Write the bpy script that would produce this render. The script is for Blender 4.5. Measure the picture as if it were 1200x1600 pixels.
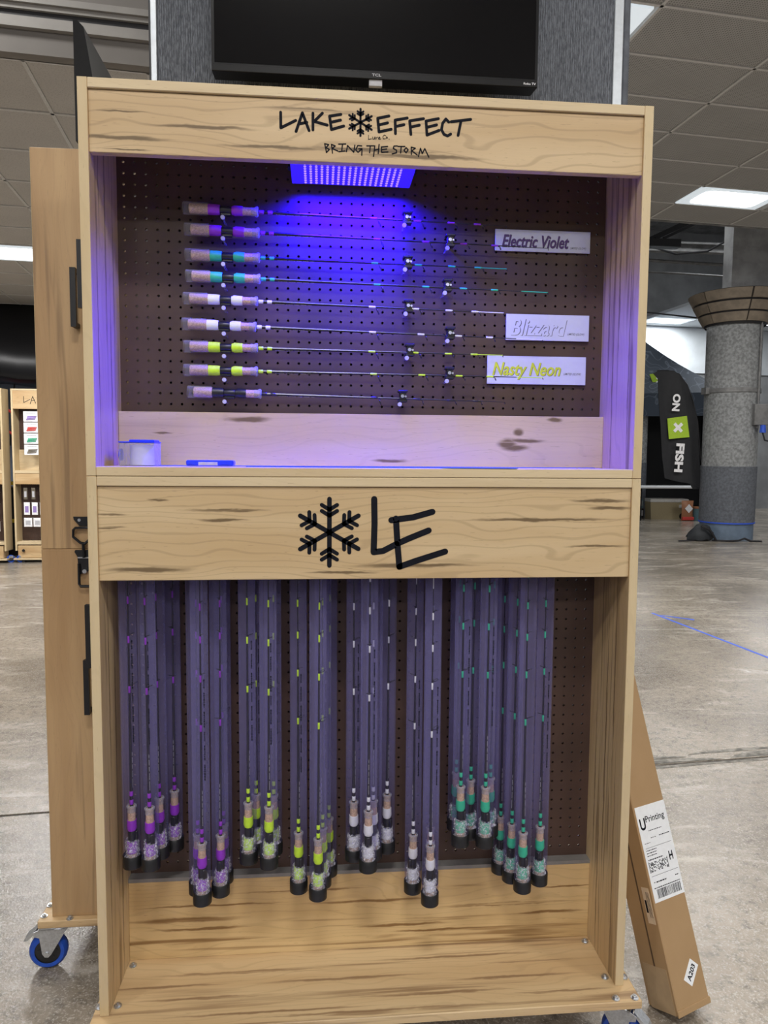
import bpy, math, random
from mathutils import Vector, Matrix
random.seed(7)
for o in list(bpy.data.objects):
    bpy.data.objects.remove(o, do_unlink=True)
scene = bpy.context.scene
COL = scene.collection
I = 0.0254          # everything below is laid out in inches
Z0 = 6.0            # the floor lies 6 inches below the bottom of the display cases
def W(x, y, z): return Vector((x*I, y*I, (z+Z0)*I))

# ------------------------------------------------------------------ camera
cd = bpy.data.cameras.new('camera'); cam = bpy.data.objects.new('camera', cd); COL.objects.link(cam)
cd.sensor_fit = 'VERTICAL'; cd.sensor_height = 24.0; cd.sensor_width = 18.0
cd.lens = 24.0*1124.8/1600.0
cd.clip_start = 0.02; cd.clip_end = 200
_r = Vector((0.9961, -0.0879, 0.0074)).normalized(); _f = Vector((0.0882, 0.993, -0.0779)).normalized()
_u = _r.cross(_f).normalized(); _r = _f.cross(_u).normalized()
M = Matrix(((_r.x, _u.x, -_f.x), (_r.y, _u.y, -_f.y), (_r.z, _u.z, -_f.z))).to_4x4()
M.translation = W(19.449, -62.085, 49.759)
cam.matrix_world = M
scene.camera = cam

# ------------------------------------------------------------------ world, view, lights
wd = bpy.data.worlds.new('hall_air'); scene.world = wd; wd.use_nodes = True
wd.node_tree.nodes['Background'].inputs[0].default_value = (0.80, 0.86, 1.0, 1)
wd.node_tree.nodes['Background'].inputs[1].default_value = 0.16
scene.view_settings.view_transform = 'Standard'
scene.view_settings.look = 'None'
scene.view_settings.gamma = 1.0
scene.view_settings.exposure = 0.35
scene.view_settings.use_curve_mapping = False
try:
    scene.cycles.transparent_max_bounces = 32
except Exception:
    pass

TH = 0.105                                  # the building runs 6 degrees askew to the cases
BX = Vector((math.cos(TH), math.sin(TH), 0)); BY = Vector((-math.sin(TH), math.cos(TH), 0))
CO = Vector((162.0, 202.7, 180.0))          # a crossing of the near ceiling's grid
CW, CR = 49.5, 24.3                         # grid spacing
def cgrid(i, j, dz=0.0):
    p = CO + BX*(i*CW) + BY*(j*CR); return Vector((p.x, p.y, p.z+dz))
LO = Vector((-42.2, 100.3, 131.0)); LW, LR = 25.0, 24.1    # the lower ceiling's grid
def lgrid(i, j, dz=0.0):
    p = LO + BX*(i*LW) + BY*(j*LR); return Vector((p.x, p.y, p.z+dz))

def area(name, p, sx, sy, watts, col=(1, 1, 1), rz=0.0, spread=math.pi, z_off=-0.6):
    ld = bpy.data.lights.new(name, 'AREA'); ld.shape = 'RECTANGLE'
    ld.size = sx*I; ld.size_y = sy*I; ld.energy = watts; ld.color = col; ld.spread = spread
    o = bpy.data.objects.new(name, ld); COL.objects.link(o)
    o.location = W(p[0], p[1], p[2]+z_off); o.rotation_euler = (0, 0, rz)
    return o
LAMP_W = 70.0
# fixtures of the near ceiling as (column, row) of its grid, each one tile
FIX = [(1.45, 3.5), (-1.5, -1.5), (-5.0, -5.0), (-0.5, -3.5),                                   # two in view, then two overhead out of view for the floor glare
       (-3.5, -11.5), (-6.5, -12.5), (-0.5, -12.5),                # rows in front of the cases, behind the viewer
       (-8.5, -19.5), (-5.5, -19.5), (-3.5, -19.5), (-1.5, -19.5), (1.5, -19.5),
       (-7.5, -26.5), (-4.5, -26.5), (-1.5, -26.5), (3.5, -6.5), (4.5, 0.5)]
FIX_POS = []
for (i, j) in FIX:
    FIX_POS.append(cgrid(i, j))
for k, q in enumerate(FIX_POS):
    area('ceiling_light_glow', q, 42, 20, (LAMP_W, LAMP_W*1.2, LAMP_W*0.5, LAMP_W*1.1)[k] if k < 4 else LAMP_W*0.95, (1.0, 0.97, 0.93), TH, z_off=-0.7)
LEFT_FIX = [lgrid(-1.55, 6.5), lgrid(-5.0, 6.45), lgrid(-4.0, 2.5)]
for q in LEFT_FIX:
    area('ceiling_light_glow', q, 42, 20, LAMP_W*1.0, (1.0, 0.98, 0.96), TH, z_off=-0.7)
FAR_FIX = [Vector((372, 656, 189)), Vector((450, 600, 189))]
for q in FAR_FIX:
    area('ceiling_light_glow', q, 46, 24, LAMP_W*1.1, (0.95, 0.98, 1.0), TH, z_off=-0.7)
VOID_FILL = [Vector((400, 470, 286)), Vector((250, 440, 286))]  # added lamps, out of view, that brighten the roof void
for q in VOID_FILL:
    area('high_bay_glow', q, 46, 22, LAMP_W*1.0, (0.95, 0.98, 1.0), TH, z_off=-0.7)
# the violet lamp inside the upper case
area('uv_lamp_glow', (22.3, 5.2, 74.85), 10.2, 3.2, 28.0, (0.014, 0.002, 1.0), 0.0, math.radians(146), z_off=-0.12)

# ------------------------------------------------------------------ materials
MAT = {}
def _nt(name):
    m = bpy.data.materials.new(name); m.use_nodes = True
    nt = m.node_tree; b = nt.nodes['Principled BSDF']
    MAT[name] = m
    return m, nt, b
def nd(nt, t, **kw):
    n = nt.nodes.new(t)
    for k, v in kw.items():
        if k.startswith('i_'):
            key = k[2:]
            n.inputs[int(key) if key.isdigit() else key].default_value = v
        else:
            setattr(n, k, v)
    return n
def lk(nt, a, b): nt.links.new(a, b)
def math_(nt, op, a, b=None, c=None, clamp=False):
    n = nt.nodes.new('ShaderNodeMath'); n.operation = op; n.use_clamp = clamp
    for k, v in enumerate((a, b, c)):
        if v is None: continue
        if isinstance(v, (int, float)): n.inputs[k].default_value = v
        else: nt.links.new(v, n.inputs[k])
    return n.outputs[0]
def mixc(nt, fac, a, b, mode='MIX'):
    n = nt.nodes.new('ShaderNodeMix'); n.data_type = 'RGBA'; n.blend_type = mode
    for s, v in ((n.inputs[0], fac), (n.inputs[6], a), (n.inputs[7], b)):
        if isinstance(v, (int, float)): s.default_value = v
        elif isinstance(v, (tuple, list)): s.default_value = tuple(v)+((1,) if len(v) == 3 else ())
        else: nt.links.new(v, s)
    return n.outputs[2]
def ramp(nt, fac, lo, hi):
    n = nt.nodes.new('ShaderNodeMapRange'); n.interpolation_type = 'SMOOTHSTEP'
    n.inputs[1].default_value = lo; n.inputs[2].default_value = hi
    nt.links.new(fac, n.inputs[0]); return n.outputs[0]
def noise(nt, vec, scale, detail=4, rough=0.55, dist=0.0):
    n = nt.nodes.new('ShaderNodeTexNoise'); n.inputs['Scale'].default_value = scale
    n.inputs['Detail'].default_value = detail; n.inputs['Roughness'].default_value = rough
    n.inputs['Distortion'].default_value = dist
    nt.links.new(vec, n.inputs['Vector']); return n.outputs['Fac']
def bump(nt, b, h, strength, dist=0.001):
    n = nt.nodes.new('ShaderNodeBump'); n.inputs['Strength'].default_value = strength
    n.inputs['Distance'].default_value = dist
    nt.links.new(h, n.inputs['Height']); nt.links.new(n.outputs[0], b.inputs['Normal'])

def pm(name, c, rough=0.5, metal=0.0, var=0.10, scale=60.0, bmp=0.0, spec=0.5, emit=None, es=0.0):
    m, nt, b = _nt(name)
    tc = nd(nt, 'ShaderNodeTexCoord')
    f = noise(nt, tc.outputs['Object'], scale, 4)
    lo = tuple(max(0, v*(1-var)) for v in c); hi = tuple(min(1, v*(1+var)) for v in c)
    lk(nt, mixc(nt, ramp(nt, f, 0.3, 0.7), lo, hi), b.inputs['Base Color'])
    b.inputs['Roughness'].default_value = rough; b.inputs['Metallic'].default_value = metal
    b.inputs['Specular IOR Level'].default_value = spec
    if bmp: bump(nt, b, f, bmp)
    if emit:
        b.inputs['Emission Color'].default_value = emit+(1,); b.inputs['Emission Strength'].default_value = es
    return m

def wood(name, axis='X', light=(0.60, 0.44, 0.25), dark=(0.47, 0.30, 0.145), streak=(0.15, 0.10, 0.05), amount=0.5, rough=0.42, marks=(), seed=0.0, cath=0.5):
    """ambrosia maple: fine fibre, cathedral lines, dark mineral streaks; marks = (along, across, half length, half width) in inches"""
    m, nt, b = _nt(name)
    tc = nd(nt, 'ShaderNodeTexCoord'); oi = nd(nt, 'ShaderNodeObjectInfo')
    sp = nd(nt, 'ShaderNodeSeparateXYZ'); lk(nt, tc.outputs['Object'], sp.inputs[0])
    order = {'X': (0, 2, 1), 'Z': (2, 1, 0), 'Y': (1, 0, 2), 'XY': (0, 1, 2), 'ZX': (2, 0, 1)}[axis]
    L, A, B = (sp.outputs[k] for k in order)
    rnd = math_(nt, 'MULTIPLY_ADD', oi.outputs['Random'], 7.3, seed)
    def vec(kl, ka, kb, off):
        c = nd(nt, 'ShaderNodeCombineXYZ')
        lk(nt, math_(nt, 'ADD', math_(nt, 'MULTIPLY', L, kl), rnd), c.inputs[0])
        lk(nt, math_(nt, 'ADD', math_(nt, 'MULTIPLY', A, ka), off), c.inputs[1])
        lk(nt, math_(nt, 'ADD', math_(nt, 'MULTIPLY', B, kb), off*1.7), c.inputs[2])
        return c.outputs[0]
    broad = noise(nt, vec(1.2, 9, 9, 0), 1.0, 3)
    wob = noise(nt, vec(2.2, 7, 7, 3.3), 1.0, 2)
    band = math_(nt, 'SINE', math_(nt, 'ADD', math_(nt, 'MULTIPLY', A, 330.0), math_(nt, 'MULTIPLY', wob, 60.0)))
    line = ramp(nt, band, 0.72, 1.0)
    fibre = noise(nt, vec(9, 420, 420, 1.1), 1.0, 3)
    st = ramp(nt, noise(nt, vec(1.3, 34, 34, 5.0), 1.0, 3, 0.6, 0.4), 0.54, 0.66)
    mask = ramp(nt, noise(nt, vec(0.9, 8, 8, 9.0), 1.0, 2), 0.58-0.22*amount, 0.70-0.22*amount)
    fleck = ramp(nt, noise(nt, vec(40, 500, 500, 2.0), 1.0, 1), 0.70, 0.76)
    col = mixc(nt, ramp(nt, broad, 0.3, 0.7), light, dark)
    col = mixc(nt, math_(nt, 'MULTIPLY', line, 0.35*cath), col, tuple(v*0.55 for v in dark))
    col = mixc(nt, math_(nt, 'MULTIPLY', math_(nt, 'SUBTRACT', fibre, 0.5), 0.55), col, (0.9, 0.8, 0.6), 'SOFT_LIGHT')
    col = mixc(nt, math_(nt, 'MULTIPLY', math_(nt, 'MULTIPLY', st, mask), 0.85*min(1, amount*1.4)), col, streak)
    col = mixc(nt, math_(nt, 'MULTIPLY', fleck, 0.35), col, streak)
    if marks:
        wn = noise(nt, vec(16, 60, 60, 4.0), 1.0, 3, 0.6)
        wn2 = noise(nt, vec(2.5, 120, 120, 6.0), 1.0, 2, 0.6)
        wv = math_(nt, 'MULTIPLY', math_(nt, 'SUBTRACT', wn, 0.5), 0.012)
        tot = None
        for (cl, ca, hl, hw) in marks:
            dl = math_(nt, 'MULTIPLY', math_(nt, 'SUBTRACT', L, cl*I), 1/(hl*I))
            da = math_(nt, 'MULTIPLY', math_(nt, 'ADD', math_(nt, 'SUBTRACT', A, ca*I), wv), 1/(hw*I))
            d = math_(nt, 'SQRT', math_(nt, 'ADD', math_(nt, 'MULTIPLY', dl, dl), math_(nt, 'MULTIPLY', da, da)))
            e = ramp(nt, d, 1.0, 0.35)
            n = nt.nodes.new('ShaderNodeMapRange'); n.interpolation_type = 'SMOOTHSTEP'
            n.inputs[1].default_value = 0.35; n.inputs[2].default_value = 1.0; n.inputs[3].default_value = 1.0; n.inputs[4].default_value = 0.0
            nt.links.new(d, n.inputs[0]); e = n.outputs[0]
            tot = e if tot is None else math_(nt, 'MAXIMUM', tot, e)
        tot = math_(nt, 'MULTIPLY', tot, ramp(nt, wn2, 0.16, 0.46))
        col = mixc(nt, math_(nt, 'MULTIPLY', tot, 0.95), col, streak)
    lk(nt, col, b.inputs['Base Color'])
    b.inputs['Roughness'].default_value = rough; b.inputs['Specular IOR Level'].default_value = 0.4
    bump(nt, b, fibre, 0.12, 0.0006)
    return m

wood('wood_h', 'X')
wood('wood_v', 'Z', light=(0.63, 0.475, 0.275), dark=(0.54, 0.375, 0.20), streak=(0.24, 0.155, 0.08), amount=0.9, marks=[(10, 1.6, 16, .16), (30, 2.4, 14, .2), (22, 4.1, 20, .22), (8, 5.2, 12, .2), (34, 5.6, 12, .18), (18, 6.4, 14, .15)])
wood('wood_edge_h', 'X', light=(0.66, 0.54, 0.35), dark=(0.56, 0.43, 0.26), amount=0.15, cath=0.2)
wood('wood_edge_v', 'Z', light=(0.62, 0.50, 0.31), dark=(0.55, 0.42, 0.24), amount=0.2, cath=0.2)
wood('wood_side', 'ZX', light=(0.50, 0.335, 0.175), dark=(0.38, 0.235, 0.115), streak=(0.22, 0.14, 0.075), amount=0.55, cath=0.2)
wood('wood_base', 'XY', light=(0.64, 0.475, 0.27), dark=(0.54, 0.365, 0.19), streak=(0.27, 0.165, 0.085), amount=0.8, seed=2.0, marks=[
    (9, 1.5, 8, .24), (22, 3.0, 10, .26), (30, .5, 9, .24), (15, -.6, 12, .2), (38, 2.0, 8, .24), (12, 4.6, 10, .24), (33, 5.2, 10, .24), (25, -1.2, 14, .18), (40, 4.0, 6, .18), (5, 3.2, 7, .2), (42, -.2, 6, .2)])
wood('wood_kick', 'X', light=(0.64, 0.46, 0.235), dark=(0.54, 0.36, 0.165), streak=(0.22, 0.115, 0.04), amount=0.75, seed=4.2, marks=[
    (8.0, 5.3, 9.0, .14), (24.0, 5.0, 8.0, .22), (5.5, 3.9, 7.0, .34), (7.0, 2.9, 6.0, .2), (27.0, 2.3, 6.0, .22), (30.0, 1.6, 5.0, .16), (38.0, 4.0, 9.0, .2), (42.0, 2.9, 5.0, .22), (44.0, 5.6, 4.0, .16), (17.0, 6.4, 8.0, .12)])
# boards whose figure is known mark by mark (along, up the board from its lower edge)
wood('wood_fascia_lower', 'X', light=(0.62, 0.475, 0.285), dark=(0.53, 0.375, 0.20), amount=0.12, cath=0.9, seed=1.0, marks=[
    (5.0, 6.9, 1.1, .13), (10.5, 6.0, 4.6, .17), (10.4, 5.15, 2.7, .16), (.9, 5.6, 1.9, .16), (.9, 4.55, 1.8, .15), (4.0, .9, 4.6, .30), (20.5, .55, 4.0, .17), (27.0, 1.15, 7.0, .28), (43.5, 6.9, 3.5, .22), (44.5, 6.2, 2.6, .2), (38.2, 5.2, 8.5, .2), (43.3, 2.8, 3.4, .16)])
wood('wood_fascia_upper', 'X', light=(0.60, 0.45, 0.27), dark=(0.50, 0.35, 0.19), amount=0.12, cath=1.0, seed=3.0, marks=[
    (2.6, 3.3, 2.6, .10), (2.6, 1.2, 5.0, .25), (9.0, 2.35, 5.5, .20), (15.0, 1.0, 6.0, .2), (23.0, 1.1, 7.0, .26), (18.0, 4.1, 5.5, .22), (27.0, .75, 7.0, .22), (3.0, .3, 2.4, .10)])
wood('wood_kick_upper', 'X', light=(0.62, 0.50, 0.36), dark=(0.55, 0.42, 0.28), amount=0.10, cath=0.3, seed=6.0, marks=[
    (11.9, 4.4, 2.6, .36), (36.8, 2.3, 1.3, .62), (37.6, 1.9, 1.8, .42), (38.7, 2.6, 2.4, .28), (37.9, 3.4, .7, .5), (41.5, 4.6, 1.0, .3), (4.0, 3.0, 1.2, .10), (25.3, .6, 2.2, .22)])

def pegmat(name, c):
    m, nt, b = _nt(name); tc = nd(nt, 'ShaderNodeTexCoord')
    f = noise(nt, tc.outputs['Object'], 9, 4); g = noise(nt, tc.outputs['Object'], 900, 2)
    col = mixc(nt, ramp(nt, f, 0.3, 0.7), tuple(v*0.85 for v in c), tuple(v*1.15 for v in c))
    col = mixc(nt, math_(nt, 'MULTIPLY', g, 0.3), col, tuple(v*0.6 for v in c))
    lk(nt, col, b.inputs['Base Color']); b.inputs['Roughness'].default_value = 0.55
    bump(nt, b, g, 0.15, 0.0004)
pegmat('pegboard', (0.072, 0.039, 0.028))
pm('hole_edge', (0.10, 0.06, 0.04), 0.8)
pm('black_metal', (0.012, 0.012, 0.014), 0.38, 0.2, spec=0.5)
pm('black_plastic', (0.012, 0.012, 0.013), 0.33)
pm('black_satin', (0.015, 0.015, 0.018), 0.5)
pm('tv_screen', (0.004, 0.004, 0.005), 0.12, spec=0.4)
pm('tv_shell', (0.007, 0.007, 0.008), 0.3, spec=0.25)
pm('ink', (0.010, 0.011, 0.016), 0.7, spec=0.08)
pm('aluminium', (0.62, 0.66, 0.70), 0.35, 0.85, var=0.05)
pm('channel_grey', (0.22, 0.21, 0.20), 0.5, 0.2, var=0.05)
pm('zinc', (0.55, 0.57, 0.60), 0.32, 0.9, var=0.12, scale=200)
pm('blue_rubber', (0.012, 0.07, 0.42), 0.45)
pm('blue_tape', (0.03, 0.10, 0.62), 0.55)
pm('blue_plastic', (0.02, 0.05, 0.65), 0.3)
pm('cork', (0.52, 0.36, 0.25), 0.75, var=0.30, scale=420, bmp=0.2)
pm('grip_purple', (0.30, 0.03, 0.56), 0.5)
pm('grip_teal', (0.035, 0.50, 0.28), 0.5)
pm('grip_white', (0.80, 0.82, 0.84), 0.5, var=0.04)
pm('grip_neon', (0.60, 0.92, 0.03), 0.5)
pm('grip_black', (0.012, 0.012, 0.013), 0.35)
pm('blank', (0.012, 0.011, 0.016), 0.28)
pm('wire', (0.05, 0.05, 0.055), 0.3, 0.8)
pm('print_white', (0.85, 0.85, 0.87), 0.5)
pm('print_grey', (0.45, 0.45, 0.48), 0.6)
pm('paper', (0.82, 0.84, 0.86), 0.6, var=0.03)
pm('paper_tan', (0.66, 0.52, 0.37), 0.6, var=0.05)
pm('sign_board', (0.60, 0.63, 0.78), 0.5, var=0.02)
pm('sign_purple', (0.07, 0.02, 0.16), 0.5)
pm('sign_neon', (0.62, 0.70, 0.04), 0.5)
pm('sign_shadow', (0.10, 0.10, 0.14), 0.5)
pm('white_plastic', (0.72, 0.73, 0.74), 0.4, var=0.04)
pm('yellow_paint', (0.75, 0.55, 0.04), 0.5)
pm('red_paint', (0.42, 0.03, 0.03), 0.5)
pm('green_print', (0.36, 0.55, 0.03), 0.55)
pm('flag_cloth', (0.016, 0.017, 0.020), 0.75, bmp=0.15, scale=14)
pm('tent_cloth', (0.030, 0.042, 0.062), 0.7, var=0.35, scale=3)
def m_tent():
    m, nt, b = _nt('tent_print'); tc = nd(nt, 'ShaderNodeTexCoord')
    f = noise(nt, tc.outputs['Object'], 1.1, 2); l = ramp(nt, math_(nt, 'SINE', math_(nt, 'MULTIPLY', f, 90.0)), 0.86, 1.0)
    lk(nt, mixc(nt, math_(nt, 'MULTIPLY', l, 0.5), (0.030, 0.042, 0.062), (0.13, 0.16, 0.20)), b.inputs['Base Color']); b.inputs['Roughness'].default_value = 0.7
m_tent()
pm('tent_dark', (0.006, 0.007, 0.009), 0.8)
pm('cooler_tan', (0.35, 0.29, 0.17), 0.5)
pm('cooler_lid', (0.62, 0.62, 0.60), 0.5)
pm('bag_cloth', (0.015, 0.018, 0.022), 0.7, bmp=0.4, scale=40)
pm('wall_white', (0.55, 0.58, 0.60), 0.8, var=0.08, scale=2)
pm('wall_grey', (0.26, 0.265, 0.27), 0.85, var=0.18, scale=1.6)
pm('wall_blue', (0.15, 0.18, 0.24), 0.85, var=0.12, scale=1.2)
pm('beam_grey', (0.20, 0.20, 0.20), 0.7, var=0.3, scale=5)
pm('pipe_grey', (0.20, 0.20, 0.20), 0.5, 0.3, var=0.2, scale=9)
pm('concrete_pier', (0.30, 0.30, 0.30), 0.85, var=0.2, scale=4, bmp=0.3)
pm('stucco_light', (0.25, 0.26, 0.265), 0.9, var=0.30, scale=22, bmp=0.6)
pm('stucco_dark', (0.115, 0.125, 0.145), 0.9, var=0.22, scale=26, bmp=0.5)
pm('column_foot', (0.13, 0.18, 0.25), 0.6, var=0.15, scale=6)
pm('collar_tan', (0.23, 0.19, 0.145), 0.6, var=0.15, scale=8)
pm('ceiling_bar', (0.60, 0.595, 0.58), 0.6, var=0.06)
pm('ceiling_white', (0.62, 0.64, 0.66), 0.8, var=0.05)
pm('bulkhead_paint', (0.19, 0.175, 0.16), 0.7, var=0.06, scale=3)
pm('bulkhead_rail', (0.30, 0.285, 0.265), 0.6, var=0.08, scale=5)
pm('lamp_glass', (0.9, 0.9, 0.9), 0.4, emit=(0.95, 0.98, 1.0), es=5.0)
pm('lamp_glass_edge', (0.85, 0.87, 0.9), 0.4, emit=(0.80, 0.92, 1.0), es=0.42)
pm('uv_plate', (0.02, 0.02, 0.10), 0.4, emit=(0.03, 0.01, 1.0), es=0.9)
pm('uv_led', (0.3, 0.2, 0.8), 0.3, emit=(0.28, 0.17, 1.0), es=1.1)
pm('lure_red', (0.55, 0.05, 0.04), 0.4)
pm('lure_green', (0.03, 0.35, 0.20), 0.4)
pm('lure_purple', (0.30, 0.22, 0.50), 0.4)
pm('lure_brown', (0.13, 0.11, 0.08), 0.4)
pm('snack_brown', (0.35, 0.15, 0.07), 0.4)
pm('tub_teal', (0.10, 0.20, 0.24), 0.5)

# clear films and plastics
def film(name, tint, haze, lo, hi, rough=0.12, white=None, fade=None):
    m, nt, b = _nt(name)
    out = nt.nodes['Material Output']
    tr = nd(nt, 'ShaderNodeBsdfTransparent'); tr.inputs[0].default_value = tint+(1,)
    b.inputs['Base Color'].default_value = haze+(1,); b.inputs['Roughness'].default_value = rough
    lw = nd(nt, 'ShaderNodeLayerWeight'); lw.inputs[0].default_value = 0.35
    tc = nd(nt, 'ShaderNodeTexCoord')
    f = noise(nt, tc.outputs['Object'], 55, 3)
    fac = math_(nt, 'ADD', math_(nt, 'MULTIPLY', math_(nt, 'POWER', lw.outputs['Facing'], 1.6), hi-lo), lo)
    if white:
        fac = math_(nt, 'ADD', fac, math_(nt, 'MULTIPLY', ramp(nt, noise(nt, tc.outputs['Object'], white, 3, 0.6, 1.0), 0.48, 0.66), 0.55))
    fac = math_(nt, 'MULTIPLY', fac, math_(nt, 'ADD', math_(nt, 'MULTIPLY', f, 0.5), 0.75), clamp=True)
    if fade:        # painted reflection haze: strong up the tube, fainter around the grip
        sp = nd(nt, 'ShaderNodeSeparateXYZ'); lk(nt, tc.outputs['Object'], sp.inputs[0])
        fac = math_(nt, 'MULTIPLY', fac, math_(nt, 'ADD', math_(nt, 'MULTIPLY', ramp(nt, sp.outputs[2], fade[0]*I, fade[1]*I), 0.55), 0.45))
    mx = nd(nt, 'ShaderNodeMixShader'); lk(nt, fac, mx.inputs[0]); lk(nt, tr.outputs[0], mx.inputs[1]); lk(nt, b.outputs[0], mx.inputs[2])
    lk(nt, mx.outputs[0], out.inputs[0])
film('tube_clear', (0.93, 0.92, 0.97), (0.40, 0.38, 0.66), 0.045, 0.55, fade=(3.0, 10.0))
film('tube_liner', (0.84, 0.83, 0.94), (0.36, 0.34, 0.64), 0.26, 0.55, 0.3, fade=(4.0, 12.0))  # reflection off the tube's rear wall, put into a hazy colour
film('bag_clear', (0.95, 0.95, 0.96), (0.85, 0.86, 0.90), 0.14, 0.5, 0.25, white=170)
film('sleeve_clear', (0.93, 0.93, 0.96), (0.70, 0.72, 0.80), 0.08, 0.55, 0.12)
film('bell_clear', (0.85, 0.85, 0.88), (0.70, 0.72, 0.76), 0.25, 0.8, 0.1)
film('box_clear', (0.88, 0.88, 0.95), (0.70, 0.72, 0.82), 0.25, 0.6, 0.2)

def m_floor():
    m, nt, b = _nt('concrete_floor'); tc = nd(nt, 'ShaderNodeTexCoord'); v = tc.outputs['Object']
    mp = nd(nt, 'ShaderNodeMapping'); mp.inputs['Scale'].default_value = (0.7, 2.2, 1); lk(nt, v, mp.inputs[0])
    a = noise(nt, v, 0.9, 6, 0.6, 0.6); s = noise(nt, mp.outputs[0], 2.6, 7, 0.65, 0.8); f = noise(nt, v, 26, 6, 0.7); g = noise(nt, v, 160, 3, 0.6)
    col = mixc(nt, ramp(nt, a, 0.3, 0.7), (0.17, 0.143, 0.112), (0.335, 0.29, 0.235))
    col = mixc(nt, math_(nt, 'MULTIPLY', ramp(nt, s, 0.50, 0.70), 0.6), col, (0.54, 0.50, 0.44))
    col = mixc(nt, math_(nt, 'MULTIPLY', ramp(nt, f, 0.46, 0.68), 0.65), col, (0.085, 0.074, 0.062))
    col = mixc(nt, math_(nt, 'MULTIPLY', ramp(nt, g, 0.50, 0.68), 0.5), col, (0.56, 0.53, 0.48))
    lk(nt, col, b.inputs['Base Color'])
    r = nd(nt, 'ShaderNodeMapRange'); r.inputs[3].default_value = 0.08; r.inputs[4].default_value = 0.36; b.inputs['Specular IOR Level'].default_value = 0.65; lk(nt, s, r.inputs[0])
    lk(nt, r.outputs[0], b.inputs['Roughness'])
    h = math_(nt, 'ADD', math_(nt, 'MULTIPLY', f, 0.6), math_(nt, 'MULTIPLY', g, 0.5))
    bump(nt, b, h, 0.55, 0.003)
m_floor()
pm('patch_fill', (0.21, 0.20, 0.18), 0.9, var=0.5, scale=26, bmp=0.7)
pm('joint_fill', (0.10, 0.095, 0.088), 0.9, var=0.6, scale=30, bmp=0.8)
def m_tile(name, c, dots, pitch=0.62):
    m, nt, b = _nt(name); tc = nd(nt, 'ShaderNodeTexCoord'); sp = nd(nt, 'ShaderNodeSeparateXYZ'); lk(nt, tc.outputs['Object'], sp.inputs[0])
    f = noise(nt, tc.outputs['Object'], 3, 3)
    col = mixc(nt, f, tuple(v*0.9 for v in c), tuple(v*1.1 for v in c))
    if dots:
        k = 2*math.pi/(pitch*I)
        cx = math_(nt, 'COSINE', math_(nt, 'MULTIPLY', sp.outputs[0], k)); cy = math_(nt, 'COSINE', math_(nt, 'MULTIPLY', sp.outputs[1], k))
        d = ramp(nt, math_(nt, 'ADD', cx, cy), 0.75, 1.25)
        col = mixc(nt, math_(nt, 'MULTIPLY', d, 0.8), col, tuple(v*0.18 for v in c))
    else:
        g = ramp(nt, noise(nt, tc.outputs['Object'], 120, 3, 0.7), 0.52, 0.66)
        col = mixc(nt, math_(nt, 'MULTIPLY', g, 0.45), col, tuple(v*0.35 for v in c))
    lk(nt, col, b.inputs['Base Color']); b.inputs['Roughness'].default_value = 0.85
m_tile('ceiling_perforated', (0.40, 0.395, 0.385), True, 0.85)
m_tile('ceiling_mineral', (0.50, 0.48, 0.455), False)
def m_fabric():
    m, nt, b = _nt('panel_fabric'); tc = nd(nt, 'ShaderNodeTexCoord'); v = tc.outputs['Object']
    sp = nd(nt, 'ShaderNodeSeparateXYZ'); lk(nt, v, sp.inputs[0])
    mp = nd(nt, 'ShaderNodeMapping'); mp.inputs['Scale'].default_value = (420, 420, 60); lk(nt, v, mp.inputs[0])
    f = noise(nt, mp.outputs[0], 1.0, 3, 0.7); g = noise(nt, v, 22, 3)
    rib = math_(nt, 'SINE', math_(nt, 'MULTIPLY', sp.outputs[0], 2*math.pi/(0.22*I)))
    col = mixc(nt, ramp(nt, f, 0.3, 0.7), (0.050, 0.055, 0.066), (0.20, 0.215, 0.245))
    col = mixc(nt, math_(nt, 'MULTIPLY', ramp(nt, rib, 0.1, 1.0), 0.45), col, (0.045, 0.05, 0.06))
    col = mixc(nt, math_(nt, 'MULTIPLY', g, 0.3), col, (0.10, 0.11, 0.13))
    lk(nt, col, b.inputs['Base Color']); b.inputs['Roughness'].default_value = 0.95
    bump(nt, b, rib, 0.4, 0.001)
m_fabric()
def m_card():
    m, nt, b = _nt('cardboard'); tc = nd(nt, 'ShaderNodeTexCoord'); v = tc.outputs['Object']
    f = noise(nt, v, 14, 4); g = noise(nt, v, 240, 3)
    col = mixc(nt, f, (0.36, 0.225, 0.105), (0.43, 0.28, 0.145))
    col = mixc(nt, math_(nt, 'MULTIPLY', g, 0.35), col, (0.33, 0.21, 0.10))
    lk(nt, col, b.inputs['Base Color']); b.inputs['Roughness'].default_value = 0.7
    bump(nt, b, f, 0.2, 0.002)
m_card()
pm('cardboard_tape', (0.44, 0.31, 0.18), 0.25, var=0.06, scale=30)
pm('cardboard_dark', (0.10, 0.06, 0.03), 0.8)

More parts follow.
